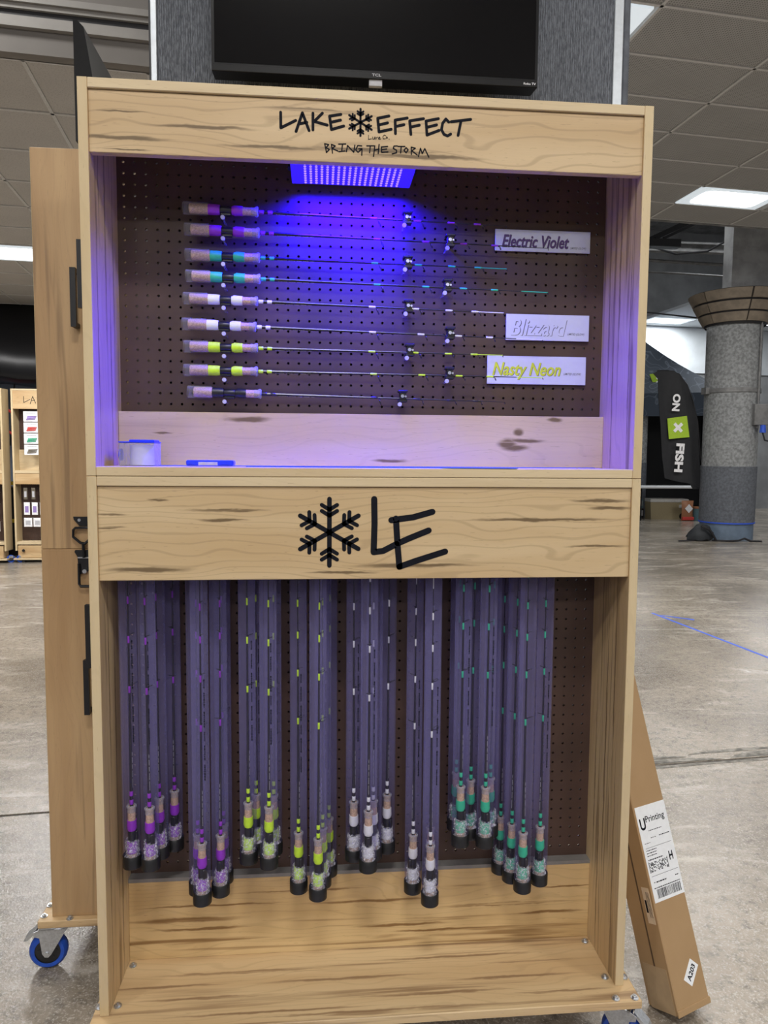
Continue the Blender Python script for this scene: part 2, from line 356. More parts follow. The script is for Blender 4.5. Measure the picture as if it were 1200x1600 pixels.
# ------------------------------------------------------------------ mesh building
class MB:
    def __init__(s): s.v = []; s.f = []
    def add(s, vs, fs):
        n = len(s.v); s.v += [tuple(v) for v in vs]; s.f += [tuple(n+i for i in f) for f in fs]; return s
    def box(s, x0, x1, y0, y1, z0, z1):
        vs = [(x0, y0, z0), (x1, y0, z0), (x1, y1, z0), (x0, y1, z0), (x0, y0, z1), (x1, y0, z1), (x1, y1, z1), (x0, y1, z1)]
        return s.add(vs, [(0, 3, 2, 1), (4, 5, 6, 7), (0, 1, 5, 4), (1, 2, 6, 5), (2, 3, 7, 6), (3, 0, 4, 7)])
    def cbox(s, x0, x1, y0, y1, z0, z1, c=0.05):
        X = (x0, x1); Y = (y0, y1); Z = (z0, z1); vs = []; idx = {}
        for i in (0, 1):
            for j in (0, 1):
                for k in (0, 1):
                    sx, sy, sz = (c, -c)[i], (c, -c)[j], (c, -c)[k]
                    for a, p in (('x', (X[i], Y[j]+sy, Z[k]+sz)), ('y', (X[i]+sx, Y[j], Z[k]+sz)), ('z', (X[i]+sx, Y[j]+sy, Z[k]))):
                        idx[(i, j, k, a)] = len(vs); vs.append(p)
        g = lambda *q: idx[q]
        fs = []
        fs += [(g(0, 0, 0, 'x'), g(0, 0, 1, 'x'), g(0, 1, 1, 'x'), g(0, 1, 0, 'x')), (g(1, 0, 0, 'x'), g(1, 1, 0, 'x'), g(1, 1, 1, 'x'), g(1, 0, 1, 'x'))]
        fs += [(g(0, 0, 0, 'y'), g(1, 0, 0, 'y'), g(1, 0, 1, 'y'), g(0, 0, 1, 'y')), (g(0, 1, 0, 'y'), g(0, 1, 1, 'y'), g(1, 1, 1, 'y'), g(1, 1, 0, 'y'))]
        fs += [(g(0, 0, 0, 'z'), g(0, 1, 0, 'z'), g(1, 1, 0, 'z'), g(1, 0, 0, 'z')), (g(0, 0, 1, 'z'), g(1, 0, 1, 'z'), g(1, 1, 1, 'z'), g(0, 1, 1, 'z'))]
        for j in (0, 1):
            for k in (0, 1):
                q = (g(0, j, k, 'y'), g(1, j, k, 'y'), g(1, j, k, 'z'), g(0, j, k, 'z')); fs.append(q if (j+k) % 2 else q[::-1])
        for i in (0, 1):
            for k in (0, 1):
                q = (g(i, 0, k, 'x'), g(i, 1, k, 'x'), g(i, 1, k, 'z'), g(i, 0, k, 'z')); fs.append(q[::-1] if (i+k) % 2 else q)
        for i in (0, 1):
            for j in (0, 1):
                q = (g(i, j, 0, 'x'), g(i, j, 1, 'x'), g(i, j, 1, 'y'), g(i, j, 0, 'y')); fs.append(q if (i+j) % 2 else q[::-1])
                for k in (0, 1):
                    t = (g(i, j, k, 'x'), g(i, j, k, 'y'), g(i, j, k, 'z')); fs.append(t if (i+j+k) % 2 else t[::-1])
        return s.add(vs, fs)
    def cyl(s, p0, p1, r0, r1=None, n=12, cap=True):
        r1 = r0 if r1 is None else r1
        p0 = Vector(p0); p1 = Vector(p1); d = (p1-p0).normalized()
        a = d.orthogonal().normalized(); b = d.cross(a)
        vs = []
        for p, r in ((p0, r0), (p1, r1)):
            for k in range(n):
                t = 2*math.pi*k/n; vs.append(p+a*(r*math.cos(t))+b*(r*math.sin(t)))
        fs = [(k, (k+1) % n, n+(k+1) % n, n+k) for k in range(n)]
        if cap: fs += [tuple(range(n))[::-1], tuple(range(n, 2*n))]
        return s.add(vs, fs)
    def tube(s, path, r, n=6, closed=False):
        P = [Vector(p) for p in path]; m = len(P); vs = []; fs = []
        prev = None
        for i in range(m):
            if closed: d = P[(i+1) % m]-P[i-1]
            else: d = P[min(i+1, m-1)]-P[max(i-1, 0)]
            d.normalize()
            if prev is None: a = d.orthogonal().normalized()
            else:
                a = prev-d*prev.dot(d)
                a = a.normalized() if a.length > 1e-6 else d.orthogonal().normalized()
            prev = a; b = d.cross(a)
            rr = r[i] if isinstance(r, (list, tuple)) else r
            for k in range(n):
                t = 2*math.pi*k/n; vs.append(P[i]+a*(rr*math.cos(t))+b*(rr*math.sin(t)))
        for i in range(m if closed else m-1):
            j = (i+1) % m
            for k in range(n): fs.append((i*n+k, i*n+(k+1) % n, j*n+(k+1) % n, j*n+k))
        if not closed: fs += [tuple(range(n))[::-1], tuple((m-1)*n+k for k in range(n))]
        return s.add(vs, fs)
    def lathe(s, prof, n=16, c=(0, 0), cap=True, a0=0.0):
        vs = []; fs = []
        for (r, z) in prof:
            for k in range(n):
                t = a0+2*math.pi*k/n; vs.append((c[0]+r*math.cos(t), c[1]+r*math.sin(t), z))
        for i in range(len(prof)-1):
            for k in range(n): fs.append((i*n+k, i*n+(k+1) % n, (i+1)*n+(k+1) % n, (i+1)*n+k))
        if cap: fs += [tuple(range(n))[::-1], tuple((len(prof)-1)*n+k for k in range(n))]
        return s.add(vs, fs)
    def prism(s, poly, fa, fb):
        """poly: 2-D points (counter-clockwise seen from the fb side), fa / fb map (u, v) to the two ends"""
        n = len(poly)
        vs = [fa(*p) for p in poly]+[fb(*p) for p in poly]
        fs = [tuple(range(n))[::-1], tuple(range(n, 2*n))]+[(k, (k+1) % n, n+(k+1) % n, n+k) for k in range(n)]
        return s.add(vs, fs)
    def strokes(s, lines, w, fa, fb, cap=10):
        """round-ended brush strokes: lines of (u, v); fa = back, fb = front"""
        for L in lines:
            ww = w
            for i in range(len(L)):
                u, v = L[i]
                s.prism([(u+ww/2*math.cos(2*math.pi*k/cap), v+ww/2*math.sin(2*math.pi*k/cap)) for k in range(cap)], fa, lambda a, b: tuple(q+(q-p)*0.12 for p, q in zip(fa(a, b), fb(a, b))))
                if i+1 < len(L):
                    u2, v2 = L[i+1]; dx, dy = u2-u, v2-v; l = math.hypot(dx, dy) or 1; nx, ny = -dy/l*ww/2, dx/l*ww/2
                    s.prism([(u-nx, v-ny), (u2-nx, v2-ny), (u2+nx, v2+ny), (u+nx, v+ny)], fa, fb)
        return s
    def text(s, body, u0, v0, w, h, f, shear=0.0, bold=0.0):
        pts, polys = text_geo(body, shear, bold)
        return s.add([f(u0+p[0]*w, v0+p[1]*h) for p in pts], polys)
    def build(s, name, mat, par=None, loc=(0, 0, 0), smooth=False, kind=None, label=None):
        me = bpy.data.meshes.new(name)
        me.from_pydata([(x*I, y*I, z*I) for x, y, z in s.v], [], s.f)
        me.materials.append(MAT[mat]); me.update()
        if smooth:
            me.polygons.foreach_set('use_smooth', [True]*len(me.polygons)); me.set_sharp_from_angle(angle=math.radians(42))
        return link(name, me, par, loc, kind, label)
_TG = {}
def text_geo(body, shear=0.0, bold=0.0):
    key = (body, shear, bold)
    if key in _TG: return _TG[key]
    cu = bpy.data.curves.new('t', 'FONT'); cu.body = body; cu.shear = shear; cu.offset = bold; cu.resolution_u = 3
    ob = bpy.data.objects.new('t', cu); COL.objects.link(ob)
    dg = bpy.context.evaluated_depsgraph_get(); dg.update()
    me = bpy.data.meshes.new_from_object(ob.evaluated_get(dg))
    vs = [(v.co.x, v.co.y) for v in me.vertices]; fs = [tuple(p.vertices) for p in me.polygons]
    bpy.data.objects.remove(ob, do_unlink=True); bpy.data.meshes.remove(me); bpy.data.curves.remove(cu)
    x0 = min(v[0] for v in vs); x1 = max(v[0] for v in vs); y0 = min(v[1] for v in vs); y1 = max(v[1] for v in vs)
    r = ([((x-x0)/(x1-x0), (y-y0)/(y1-y0)) for x, y in vs], fs)
    _TG[key] = r; return r
def link(name, data, par=None, loc=(0, 0, 0), kind=None, label=None):
    o = bpy.data.objects.new(name, data); COL.objects.link(o)
    if par is None: o.location = W(*loc)
    else:
        o.parent = par; o.location = (loc[0]*I, loc[1]*I, loc[2]*I)
    if kind: o['kind'] = kind
    if label: o['label'] = label
    return o
def tag(o, label, cat, group=None):
    o['label'] = label; o['category'] = cat
    if group: o['group'] = group
    return o
def thing(name, label, cat, loc=(0, 0, 0), rz=0.0, group=None):
    o = bpy.data.objects.new(name, None); COL.objects.link(o); o.empty_display_size = 0.05
    o.location = W(*loc); o.rotation_euler = (0, 0, rz)
    return tag(o, label, cat, group)
def struct(o):
    o['kind'] = 'structure'; return o
def copy_tree(o, par=None):
    c = o.copy(); COL.objects.link(c); c.parent = par
    for ch in list(o.children): copy_tree(ch, c)
    return c
def snowflake(mb, cx, cz, r, w, fa, fb):
    for k in range(6):
        a = math.pi/2+k*math.pi/3; d = (math.cos(a), math.sin(a))
        mb.strokes([[(cx, cz), (cx+d[0]*r, cz+d[1]*r)]], w, fa, fb)
        for t, l in ((0.50, 0.27), (0.68, 0.27)):
            for sg in (-1, 1):
                b = a+sg*math.radians(58)
                p = (cx+d[0]*r*t, cz+d[1]*r*t)
                mb.strokes([[p, (p[0]+math.cos(b)*r*l, p[1]+math.sin(b)*r*l)]], w*0.85, fa, fb)
    return mb
def pegboard(x0, x1, z0, z1, px, pz, y, th=0.22, r=0.125):
    """hardboard sheet with real through-holes on a one inch grid"""
    mb = MB()
    import math as m
    i0 = m.ceil(x0+0.5-px); i1 = m.floor(x1-0.5-px); j0 = m.ceil(z0+0.5-pz); j1 = m.floor(z1-0.5-pz)
    xs0, xs1 = px+i0-0.5, px+i1+0.5; zs0, zs1 = pz+j0-0.5, pz+j1+0.5
    for (a, b, c, d) in ((x0, x1, z0, zs0), (x0, x1, zs1, z1), (x0, xs0, zs0, zs1), (xs1, x1, zs0, zs1)):
        if b-a > 1e-4 and d-c > 1e-4: mb.box(a, b, y, y+th, c, d)
    sq = [(0.5, 0), (0.5, 0.5), (0, 0.5), (-0.5, 0.5), (-0.5, 0), (-0.5, -0.5), (0, -0.5), (0.5, -0.5)]
    oc = [(r*m.cos(m.pi*k/4), r*m.sin(m.pi*k/4)) for k in range(8)]
    fs = []
    for k in range(8):
        l = (k+1) % 8
        fs.append((k, 8+k, 8+l, l)); fs.append((16+k, 16+l, 24+l, 24+k)); fs.append((8+k, 24+k, 24+l, 8+l))
    for i in range(i0, i1+1):
        for j in range(j0, j1+1):
            cx, cz = px+i, pz+j
            mb.add([(cx+a, y, cz+b) for a, b in sq]+[(cx+a, y, cz+b) for a, b in oc]+[(cx+a, y+th, cz+b) for a, b in sq]+[(cx+a, y+th, cz+b) for a, b in oc], fs)
    return mb
def handle_mb(p, axis_z=(0, 0, 1), out=(-1, 0, 0), L=5.8, stand=1.3, w=0.5):
    """square bar pull: a bar along z standing off a face in direction out"""
    mb = MB(); o = Vector(out); side = o.cross(Vector((0, 0, 1)))
    def bx(a, b, u0, u1, z0, z1):
        c = [Vector(p)+o*s+side*t+Vector((0, 0, z)) for z in (z0, z1) for s, t in ((a, u0), (b, u0), (b, u1), (a, u1))]
        mb.add(c, [(0, 1, 2, 3)[::-1], (4, 5, 6, 7), (0, 1, 5, 4), (1, 2, 6, 5), (2, 3, 7, 6), (3, 0, 4, 7)])
    bx(stand-0.42, stand, -w/2, w/2, 0, L)
    bx(0, stand-0.40, -w/2+0.03, w/2-0.03, 0.02, 0.45); bx(0, stand-0.40, -w/2+0.03, w/2-0.03, L-0.45, L-0.02)
    return mb
def bolt(par, x, y, z):
    mb = MB(); mb.cyl((0, 0, 0), (0, 0, 0.07), 0.36, n=14); mb.cyl((0, 0, 0.07), (0, 0, 0.26), 0.23, n=6); mb.cyl((0, 0, 0.26), (0, 0, 0.33), 0.12, 0.09, n=8)
    return mb.build('bolt', 'zinc', par, (x, y, z))
def caster(par, x, y, z, rz=0.0, brake=False):
    """swivel caster hanging below z; wheel bottom 5.2 in below the mounting face"""
    c = bpy.data.objects.new('caster', None); COL.objects.link(c); c.parent = par; c.location = (x*I, y*I, z*I); c.rotation_euler = (0, 0, rz)
    MB().cbox(-1.7, 1.7, -1.4, 1.4, -0.14, 0, .03).cyl((0, 0, -0.45), (0, 0, -0.14), 1.05, 0.9, n=20).build('swivel_plate', 'zinc', c, smooth=True)
    mb = MB()
    for sy in (-1, 1):
        y0, y1 = (0.78, 0.90) if sy > 0 else (-0.90, -0.78)
        mb.prism([(-2.5, -0.75), (-2.4, -1.2), (-1.85, -1.4), (-1.6, -3.2), (-1.35, -3.6), (-1.0, -3.65), (-0.7, -3.35), (1.05, -0.45), (-1.7, -0.45)], lambda u, v: (u, y1, v), lambda u, v: (u, y0, v))
    mb.box(-1.9, 1.05, -0.9, 0.9, -0.58, -0.42)
    mb.build('fork', 'zinc', c)
    w = MB(); prof = [(1.35, -0.55), (1.72, -0.60), (1.95, -0.35), (2.0, 0), (1.95, 0.35), (1.72, 0.60), (1.35, 0.55)]
    n = 28; vs = []; fs = []
    for (r, t) in prof:
        for k in range(n):
            a = 2*math.pi*k/n; vs.append((-1.15+r*math.cos(a), t, -3.2+r*math.sin(a)))
    for i in range(len(prof)-1):
        for k in range(n): fs.append((i*n+k, i*n+(k+1) % n, (i+1)*n+(k+1) % n, (i+1)*n+k))
    w.add(vs, fs); w.build('tyre', 'blue_rubber', c, smooth=True)
    h = MB().cyl((-1.15, -0.45, -3.2), (-1.15, 0.45, -3.2), 1.38, n=24)
    for k in range(6):
        a = k*math.pi/3; h.cyl((-1.15+0.8*math.cos(a), -0.5, -3.2+0.8*math.sin(a)), (-1.15+0.8*math.cos(a), 0.5, -3.2+0.8*math.sin(a)), 0.26, n=8)
    h.build('wheel_core', 'black_plastic', c)
    MB().cyl((-1.15, -1.05, -3.2), (-1.15, 1.05, -3.2), 0.24, n=8).build('axle', 'zinc', c)
    if brake:
        MB().prism([(-2.2, -0.55), (-3.4, -1.5), (-3.55, -1.8), (-3.1, -1.75), (-2.2, -0.9)], lambda u, v: (u, 0.6, v), lambda u, v: (u, -0.6, v)).build('brake_lever', 'zinc', c)
    return c

# ================================================================== SETTING
def slab(name, mat, pts, z0, z1):
    mb = MB(); mb.prism(pts, lambda u, v: (u, v, z0), lambda u, v: (u, v, z1)); return struct(mb.build(name, mat))
J0 = Vector((-29.66, 49.56, 0)); JD = Vector((119.6, 11.3, 0)).normalized(); JN = Vector((-JD.y, JD.x, 0))
def jp(s, t): p = J0+JD*s+JN*t; return (p.x, p.y)
slab('floor_near', 'concrete_floor', [jp(-700, -520), jp(900, -520), jp(900, -0.35), jp(-700, -0.35)], -12, -6)
slab('floor_far', 'concrete_floor', [jp(-700, 0.35), jp(900, 0.35), jp(900, 800), jp(-700, 800)], -12, -6)
slab('floor_joint', 'joint_fill', [jp(-700, -0.35), jp(900, -0.35), jp(900, 0.35), jp(-700, 0.35)], -12, -6.2)
# spalled, patched strip along the joint at the right
mb = MB(); random.seed(3)
for (s0, s1, t0, t1) in ((95, 165, -1.3, -0.4), (92, 124, 0.5, 2.2), (126, 150, 0.6, 3.0), (100, 118, 2.4, 3.6), (151, 190, .5, 2.2), (119, 140, 3.2, 4.4)):
    n = 14; top = []; bot = []
    for k in range(n+1):
        s = s0+(s1-s0)*k/n; e = math.sin(math.pi*k/n)**0.5
        bot.append(jp(s, t0+random.uniform(-.12, .12))); top.append(jp(s, t0+(t1-t0)*e+random.uniform(-.2, .2)*e))
    poly = bot+top[::-1]
    mb.prism(poly, lambda u, v: (u, v, -6.05), lambda u, v: (u, v, -5.96))
struct(mb.build('floor_patch', 'patch_fill'))

# near ceiling: backing, bars, tiles, lamps
def bpoly(O, s0, s1, t0, t1):
    return [tuple((O+BX*s+BY*t)[:2]) for s, t in ((s0, t0), (s1, t0), (s1, t1), (s0, t1))]
ceil = slab('ceiling', 'ceiling_bar', bpoly(CO, -2.5*CW, 9*CW, -9*CR, 5*CR), 181.0, 184.0)
slab('ceiling_front', 'ceiling_perforated', bpoly(CO, -14*CW, 9*CW, -32*CR, -9*CR), 180.0, 184.0)
slab('ceiling_middle', 'ceiling_perforated', bpoly(CO, -14*CW, -2.5*CW, -9*CR, -4.4*CR), 180.0, 184.0)
mb = MB()
def bbar(mb, O, s0, s1, t0, t1, z0, z1):
    mb.prism(bpoly(O, s0, s1, t0, t1), lambda u, v: (u, v, z0), lambda u, v: (u, v, z1))
for i in range(-2, 4): bbar(mb, CO, i*CW-.5, i*CW+.5, -9*CR, 5*CR, 180.0, 181.0)
for j in range(-8, 6): bbar(mb, CO, -2.5*CW, 9*CW, j*CR-.5, j*CR+.5, 180.0, 181.0)
g = mb.build('ceiling_grid', 'ceiling_bar', ceil, (0, 0, 0)); g.location = (0, 0, 0)
tile_me = None
for i in range(-2, 3):
    for j in range(-5, 5):
        if (i, j) in ((-2, -2), (1, 3), (-1, -4)): continue
        p = cgrid(i+0.5, j+0.5)
        if tile_me is None:
            t = MB().cbox(-CW/2+.6, CW/2-.6, -CR/2+.6, CR/2-.6, 0.35, 0.95, .1).build('ceiling_tile', 'ceiling_perforated', ceil); tile_me = t.data
        else:
            t = bpy.data.objects.new('ceiling_tile', tile_me); COL.objects.link(t); t.parent = ceil
        t.location = W(*p)-ceil.location; t.rotation_euler = (0, 0, TH)
def ceiling_lamp(q, label, w=46, d=22):
    t = thing('ceiling_light', label, 'ceiling light', (q.x, q.y, q.z-0.3), TH, 'recessed ceiling lights')
    MB().cbox(-w/2, w/2, -d/2, d/2, 0.0, 1.2, .12).build('frame', 'lamp_glass_edge', t)
    r = 4.0; hw, hd = w/2-5, d/2-2.5; pts = []
    for (sx, sy, a0) in ((1, 1, 0), (-1, 1, 90), (-1, -1, 180), (1, -1, 270)):
        for q in range(6):
            a = math.radians(a0+18*q); pts.append((sx*(hw-r)+r*math.cos(a), sy*(hd-r)+r*math.sin(a)))
    MB().prism(pts, lambda u, v: (u, v, -0.14), lambda u, v: (u, v, 0.02)).build('diffuser', 'lamp_glass', t)
for k, q in enumerate(FIX_POS):
    ceiling_lamp(q, ['white ceiling light panel in the dark ceiling right of the display cases', 'white ceiling light corner just right of the grey fabric panel', 'white ceiling light panel overhead on the left, before the bulkhead', 'white ceiling light panel overhead on the right, above the leaning box'][k] if k < 4 else 'white ceiling light panel above and behind the viewer')
for k, q in enumerate(LEFT_FIX):
    ceiling_lamp(q, ['bright ceiling light strip left of the rear wooden case', 'ceiling light of the low ceiling at far left', 'ceiling light of the low ceiling over the left aisle'][k])
for k, q in enumerate(FAR_FIX):
    ceiling_lamp(q, ['bright light panel in the far white ceiling beside the column collar', 'light panel in the far white ceiling behind the column'][k], 46, 26)

for k, q in enumerate(VOID_FILL):
    ceiling_lamp(q, ['high light panel under the open roof behind the column', 'high light panel under the open roof behind the display cases'][k])
# low ceiling on the left with its bulkhead
lceil = slab('ceiling_low', 'ceiling_bar', bpoly(LO, -20*LW, 4*LW, 0, 14*LR), 132.0, 134.0)
lt = None
for i in range(-6, 4):
    for j in range(0, 12):
        if j == 6 and i in (-3, -2, -1): continue
        if j > 8 and i > 1: continue
        p = lgrid(i+0.5, j+0.5)
        if lt is None:
            t = MB().cbox(-LW/2+.35, LW/2-.35, -LR/2+.35, LR/2-.35, 0.3, 0.95, .12).build('ceiling_tile', 'ceiling_mineral', lceil); lt = t.data
        else:
            t = bpy.data.objects.new('ceiling_tile', lt); COL.objects.link(t); t.parent = lceil
        t.location = W(*p)-lceil.location; t.rotation_euler = (0, 0, TH)
mb = MB()
for i in range(-7, 5): bbar(mb, LO, i*LW-.4, i*LW+.4, 0, 14*LR, 131.0, 132.0)
for j in range(0, 14): bbar(mb, LO, -20*LW, 4*LW, j*LR-.4, j*LR+.4, 131.0, 132.0)
g = mb.build('ceiling_grid', 'ceiling_bar', lceil); g.location = (0, 0, 0)
blk = slab('wall_bulkhead', 'bulkhead_paint', bpoly(LO, -20*LW, 4*LW, -3.0, -0.1), 131.0, 184.0)
for (a, b, d) in ((135.6, 136.6, 4.2), (136.6, 138.0, 3.6), (139.3, 140.3, 3.8), (140.3, 141.6, 4.4)):
    mb = MB(); bbar(mb, LO, -20*LW, 4*LW, -d, -2.9, a, b); o = mb.build('rail', 'bulkhead_rail', blk); o.location = (0, 0, 0)
mb = MB(); bbar(mb, LO, -20*LW, 4*LW, -3.1, -2.9, 138.0, 139.3); o = mb.build('rail_gap', 'black_satin', blk); o.location = (0, 0, 0)

# end walls
def wall(name, mat, x0, y0, x1, y1, z0, z1, th=4):
    a = Vector((x0, y0, 0)); b = Vector((x1, y1, 0)); n = (b-a).normalized(); n = Vector((-n.y, n.x, 0))*th
    return slab(name, mat, [(a.x, a.y), (b.x, b.y), (b.x+n.x, b.y+n.y), (a.x+n.x, a.y+n.y)], z0, z1)
wb = wall('wall_back', 'wall_grey', 60, 655, 800, 733, -6, 290)
mb = MB(); mb.prism([(352, 685.0), (800, 732.2), (800, 730.5), (352, 683.3)][::-1], lambda u, v: (u, v, 141), lambda u, v: (u, v, 189)); mb.build('white_panel', 'wall_white', wb).location = (0, 0, 0)
wall('wall_left_back', 'wall_blue', -520, 400, 60, 461, -6, 136)
wall('wall_return', 'wall_grey', 64, 455, 64, 664, -6, 290)
wall('wall_left', 'wall_grey', -520, 400, -500, -330, -6, 184)
slab('ceiling_far', 'ceiling_white', [(358, 555), (800, 601), (800, 735), (345, 688)], 189.3, 192)
slab('ceiling_void', 'beam_grey', [(60, 330), (800, 400), (800, 740), (60, 660)], 288, 292)
slab('wall_soffit', 'beam_grey', bpoly(CO, -2.5*CW, 9*CW, 5*CR, 5*CR+3), 180, 292)

# exposed services between the two ceilings
def service(name, label, cat, mb, mat, smooth=False):
    tag(mb.build(name, mat, smooth=smooth), label, cat)
mb = MB(); mb.box(230, 420, 498, 504, 212.5, 214); mb.box(230, 420, 498, 504, 218.5, 220); mb.box(230, 420, 500.5, 501.5, 214, 218.5)
service('steel_beam', 'dark grey steel beam under the open roof beside the column', 'beam', mb, 'beam_grey')
mb = MB().tube([(220, 505, 208.5), (300, 508, 207), (420, 512, 205)], 1.3, 8); service('pipe', 'upper grey pipe below the steel beam', 'pipe', mb, 'pipe_grey', True)
mb = MB().tube([(220, 512, 200.5), (300, 515, 200), (420, 520, 198)], 0.9, 8); service('pipe', 'thin lower pipe crossing the open roof space', 'pipe', mb, 'pipe_grey', True)
mb = MB().tube([(220, 600, 190), (330, 604, 186), (470, 610, 176)], 0.8, 8); service('cable', 'slack cable across the dark back wall', 'cable', mb, 'black_satin', True)
mb = MB()
for k in range(5): mb.tube([(262+k*14, 640, 214), (262+k*14, 640, 287)], 0.7, 6)
service('hanger_rods', 'thin vertical hanger rods before the dark back wall', 'rods', mb, 'pipe_grey', True)
mb = MB()
for dx, dz in ((0, 0), (7, 1.5), (13, 2)):
    mb.tube([(238+dx, 420, 196+dz), (275+dx, 424, 214+dz)], 1.3, 4)
mb.box(225, 262, 417, 424, 192, 197)
service('truss', 'black diagonal truss struts next to the ceiling edge', 'truss', mb, 'black_satin')
mb = MB().tube([(270, 480, 210), (290, 480, 205), (310, 470, 205), (325, 440, 214), (350, 420, 222)], 0.7, 6); service('cable', 'black cable looping over to the concrete pier', 'cable', mb, 'black_satin', True)

# ================================================================== COLUMN
cx, cy = 302.6, 417.0
t = thing('column', 'round grey stucco column with darker lower half and blue foot', 'column', (cx, cy, -6))
MB().lathe([(17.2, 0), (17.2, 11.6)], 40).build('foot', 'column_foot', t, smooth=True)
MB().lathe([(17.9, 11.6), (18.0, 50.2)], 40).build('lower_shaft', 'stucco_dark', t, smooth=True)
MB().lathe([(17.5, 50.2), (17.7, 168)], 40).build('upper_shaft', 'stucco_light', t, smooth=True)
MB().lathe([(18.15, 11.2), (18.15, 12.1)], 40).build('tape_line', 'blue_tape', t, smooth=True)
MB().lathe([(18.3, 100.2), (18.3, 103)], 40).build('strap', 'pipe_grey', t, smooth=True)
MB().box(-20.5, -17, -3, 3, 99.5, 104).build('strap_buckle', 'pipe_grey', t)
MB().box(-12.5, 24, -15, -4, 168, 250).build('pier', 'concrete_pier', t)
mb = MB().tube([(9, -16.5, 76), (9, -16.5, 140), (9, -17, 160)], 0.7, 6); mb.build('conduit', 'pipe_grey', t, smooth=True)
MB().cbox(9-4, 9+6, -20, -16, 78, 92, .3).build('outlet_box', 'pipe_grey', t)
MB().cyl((11, -20, 73), (11, -20, 78), 2.0, 1.6, n=10).build('plug', 'blue_tape', t)
MB().tube([(11, -20, 73), (12, -21, 68), (17, -20, 67), (24, -16, 70)], 0.6, 6).build('plug_cord', 'black_satin', t, smooth=True)
for k, (r0, r1, z0, z1) in enumerate(((20.5, 23.5, 146.5, 152), (24, 27, 153.2, 158.7), (27.5, 30.5, 160, 166))):
    n = 6; K = 6
    for q in range(n):
        a0 = 2*math.pi*(q+.32)/n+.02; a1 = 2*math.pi*(q+1.32)/n-.02; mb = MB()
        vs = []; fs = []
        for h in range(K+1):
            a = a0+(a1-a0)*h/K
            for r, z in ((r0-1.5, z0), (r0, z0), (r1, z1), (r1-1.5, z1)): vs.append((r*math.cos(a), r*math.sin(a), z))
        for h in range(K):
            for e in range(4): fs.append((h*4+e, h*4+(e+1) % 4, h*4+4+(e+1) % 4, h*4+4+e))
        fs += [(0, 1, 2, 3), (K*4+3, K*4+2, K*4+1, K*4)]
        mb.add(vs, fs).build('collar_board', 'collar_tan', t, smooth=True)
mb = MB().lathe([(19, 145), (29.5, 166.5)], 28, cap=False); mb.build('collar_backing', 'black_satin', t)

# ================================================================== MAIN DISPLAY CASES
WD = 48.0; T = 0.79
HL = 47.88; HT = 79.89; DP = 8.14; DK = 7.08
def side(par, x0, z0, z1, depth=9.0):
    MB().cbox(0, T, 0, depth, 0, z1-z0, .05).build('side_panel', 'wood_v', par, (x0, 0, z0))
    MB().cbox(0.01, T-.01, -0.012, 0.02, 0.03, z1-z0-.03, .008).build('front_edge', 'wood_edge_v', par, (x0, 0, z0))
# ---- lower case
lc = thing('lower_display_case', 'lower wooden display case with black LE logo board, on a wheeled platform', 'display case', (0, 0, 0))
side(lc, 0, 0, HL); side(lc, WD-T, 0, HL)
MB().cbox(T, WD-T, 0, 9.0, 0, 0.80, .05).build('top_rail', 'wood_edge_h', lc, (0, 0, HL-0.82))
fb = MB().cbox(0, WD-2*T, 0, 0.75, 0, HL-0.86-39.0, .04).build('fascia_board', 'wood_fascia_lower', lc, (T, 0.2, 39.0))
pegboard(T, WD-T, 8.3, HL-0.82, 0.35, 0.35, DP).build('pegboard', 'pegboard', lc)
MB().cbox(0, WD-2*T, 0, 0.75, 0, 7.95, .04).build('kick_board', 'wood_kick', lc, (T, DK, 0))
MB().box(T, WD-T, DK-.02, DP, 7.96, 8.32).build('metal_channel', 'channel_grey', lc)
LOGO = [[(24.12, 46.0), (24.16, 43.85), (24.1, 41.35), (24.93, 41.46), (26.11, 42.07), (27.29, 42.59), (28.93, 43.25)], [(26.03, 44.3), (26.18, 42.14), (26.37, 40.05)], [(25.63, 44.16), (27.53, 44.41), (29.24, 44.89)], [(26.37, 40.05), (27.84, 40.57), (30.42, 41.38)]]
fa = lambda u, v: (u-T, 0.01, v-39.0); ff = lambda u, v: (u-T, -0.022, v-39.0)
MB().strokes(LOGO, 0.54, fa, ff).build('logo_letters', 'ink', fb, label='black hand-drawn LE letters')
snowflake(MB(), 20.24, 43.1, 2.9, 0.40, fa, ff).build('snowflake_emblem', 'ink', fb, label='black snowflake emblem')
pl = MB().cbox(-0.65, 48.95, -2.0, 10.7, -0.80, 0, .06).build('platform', 'wood_base', lc)
for (x, y) in ((1.3, 6.3), (1.25, 1.12), (-0.36, 1.1), (46.65, 6.33), (46.67, 1.17), (46.61, -1.55), (48.4, -1.6), (48.52, 1.03), (1.3, -1.55), (-0.3, -1.6)): bolt(pl, x, y, 0.0)
for (x, y, a) in ((46.95, 0.1, 2.5), (1.4, 0.1, 0.3), (46.9, 8.4, 0.2), (1.4, 8.4, 0.4)): caster(lc, x, y, -0.80, a, True)
h = handle_mb((0, 4.0, 30.4), out=(-1, 0, 0), stand=1.62).build('handle', 'black_metal', lc, label='black bar handle')
handle_mb((WD, 4.3, 30.4), out=(1, 0, 0)).build('handle', 'black_metal', lc, label='black bar handle')
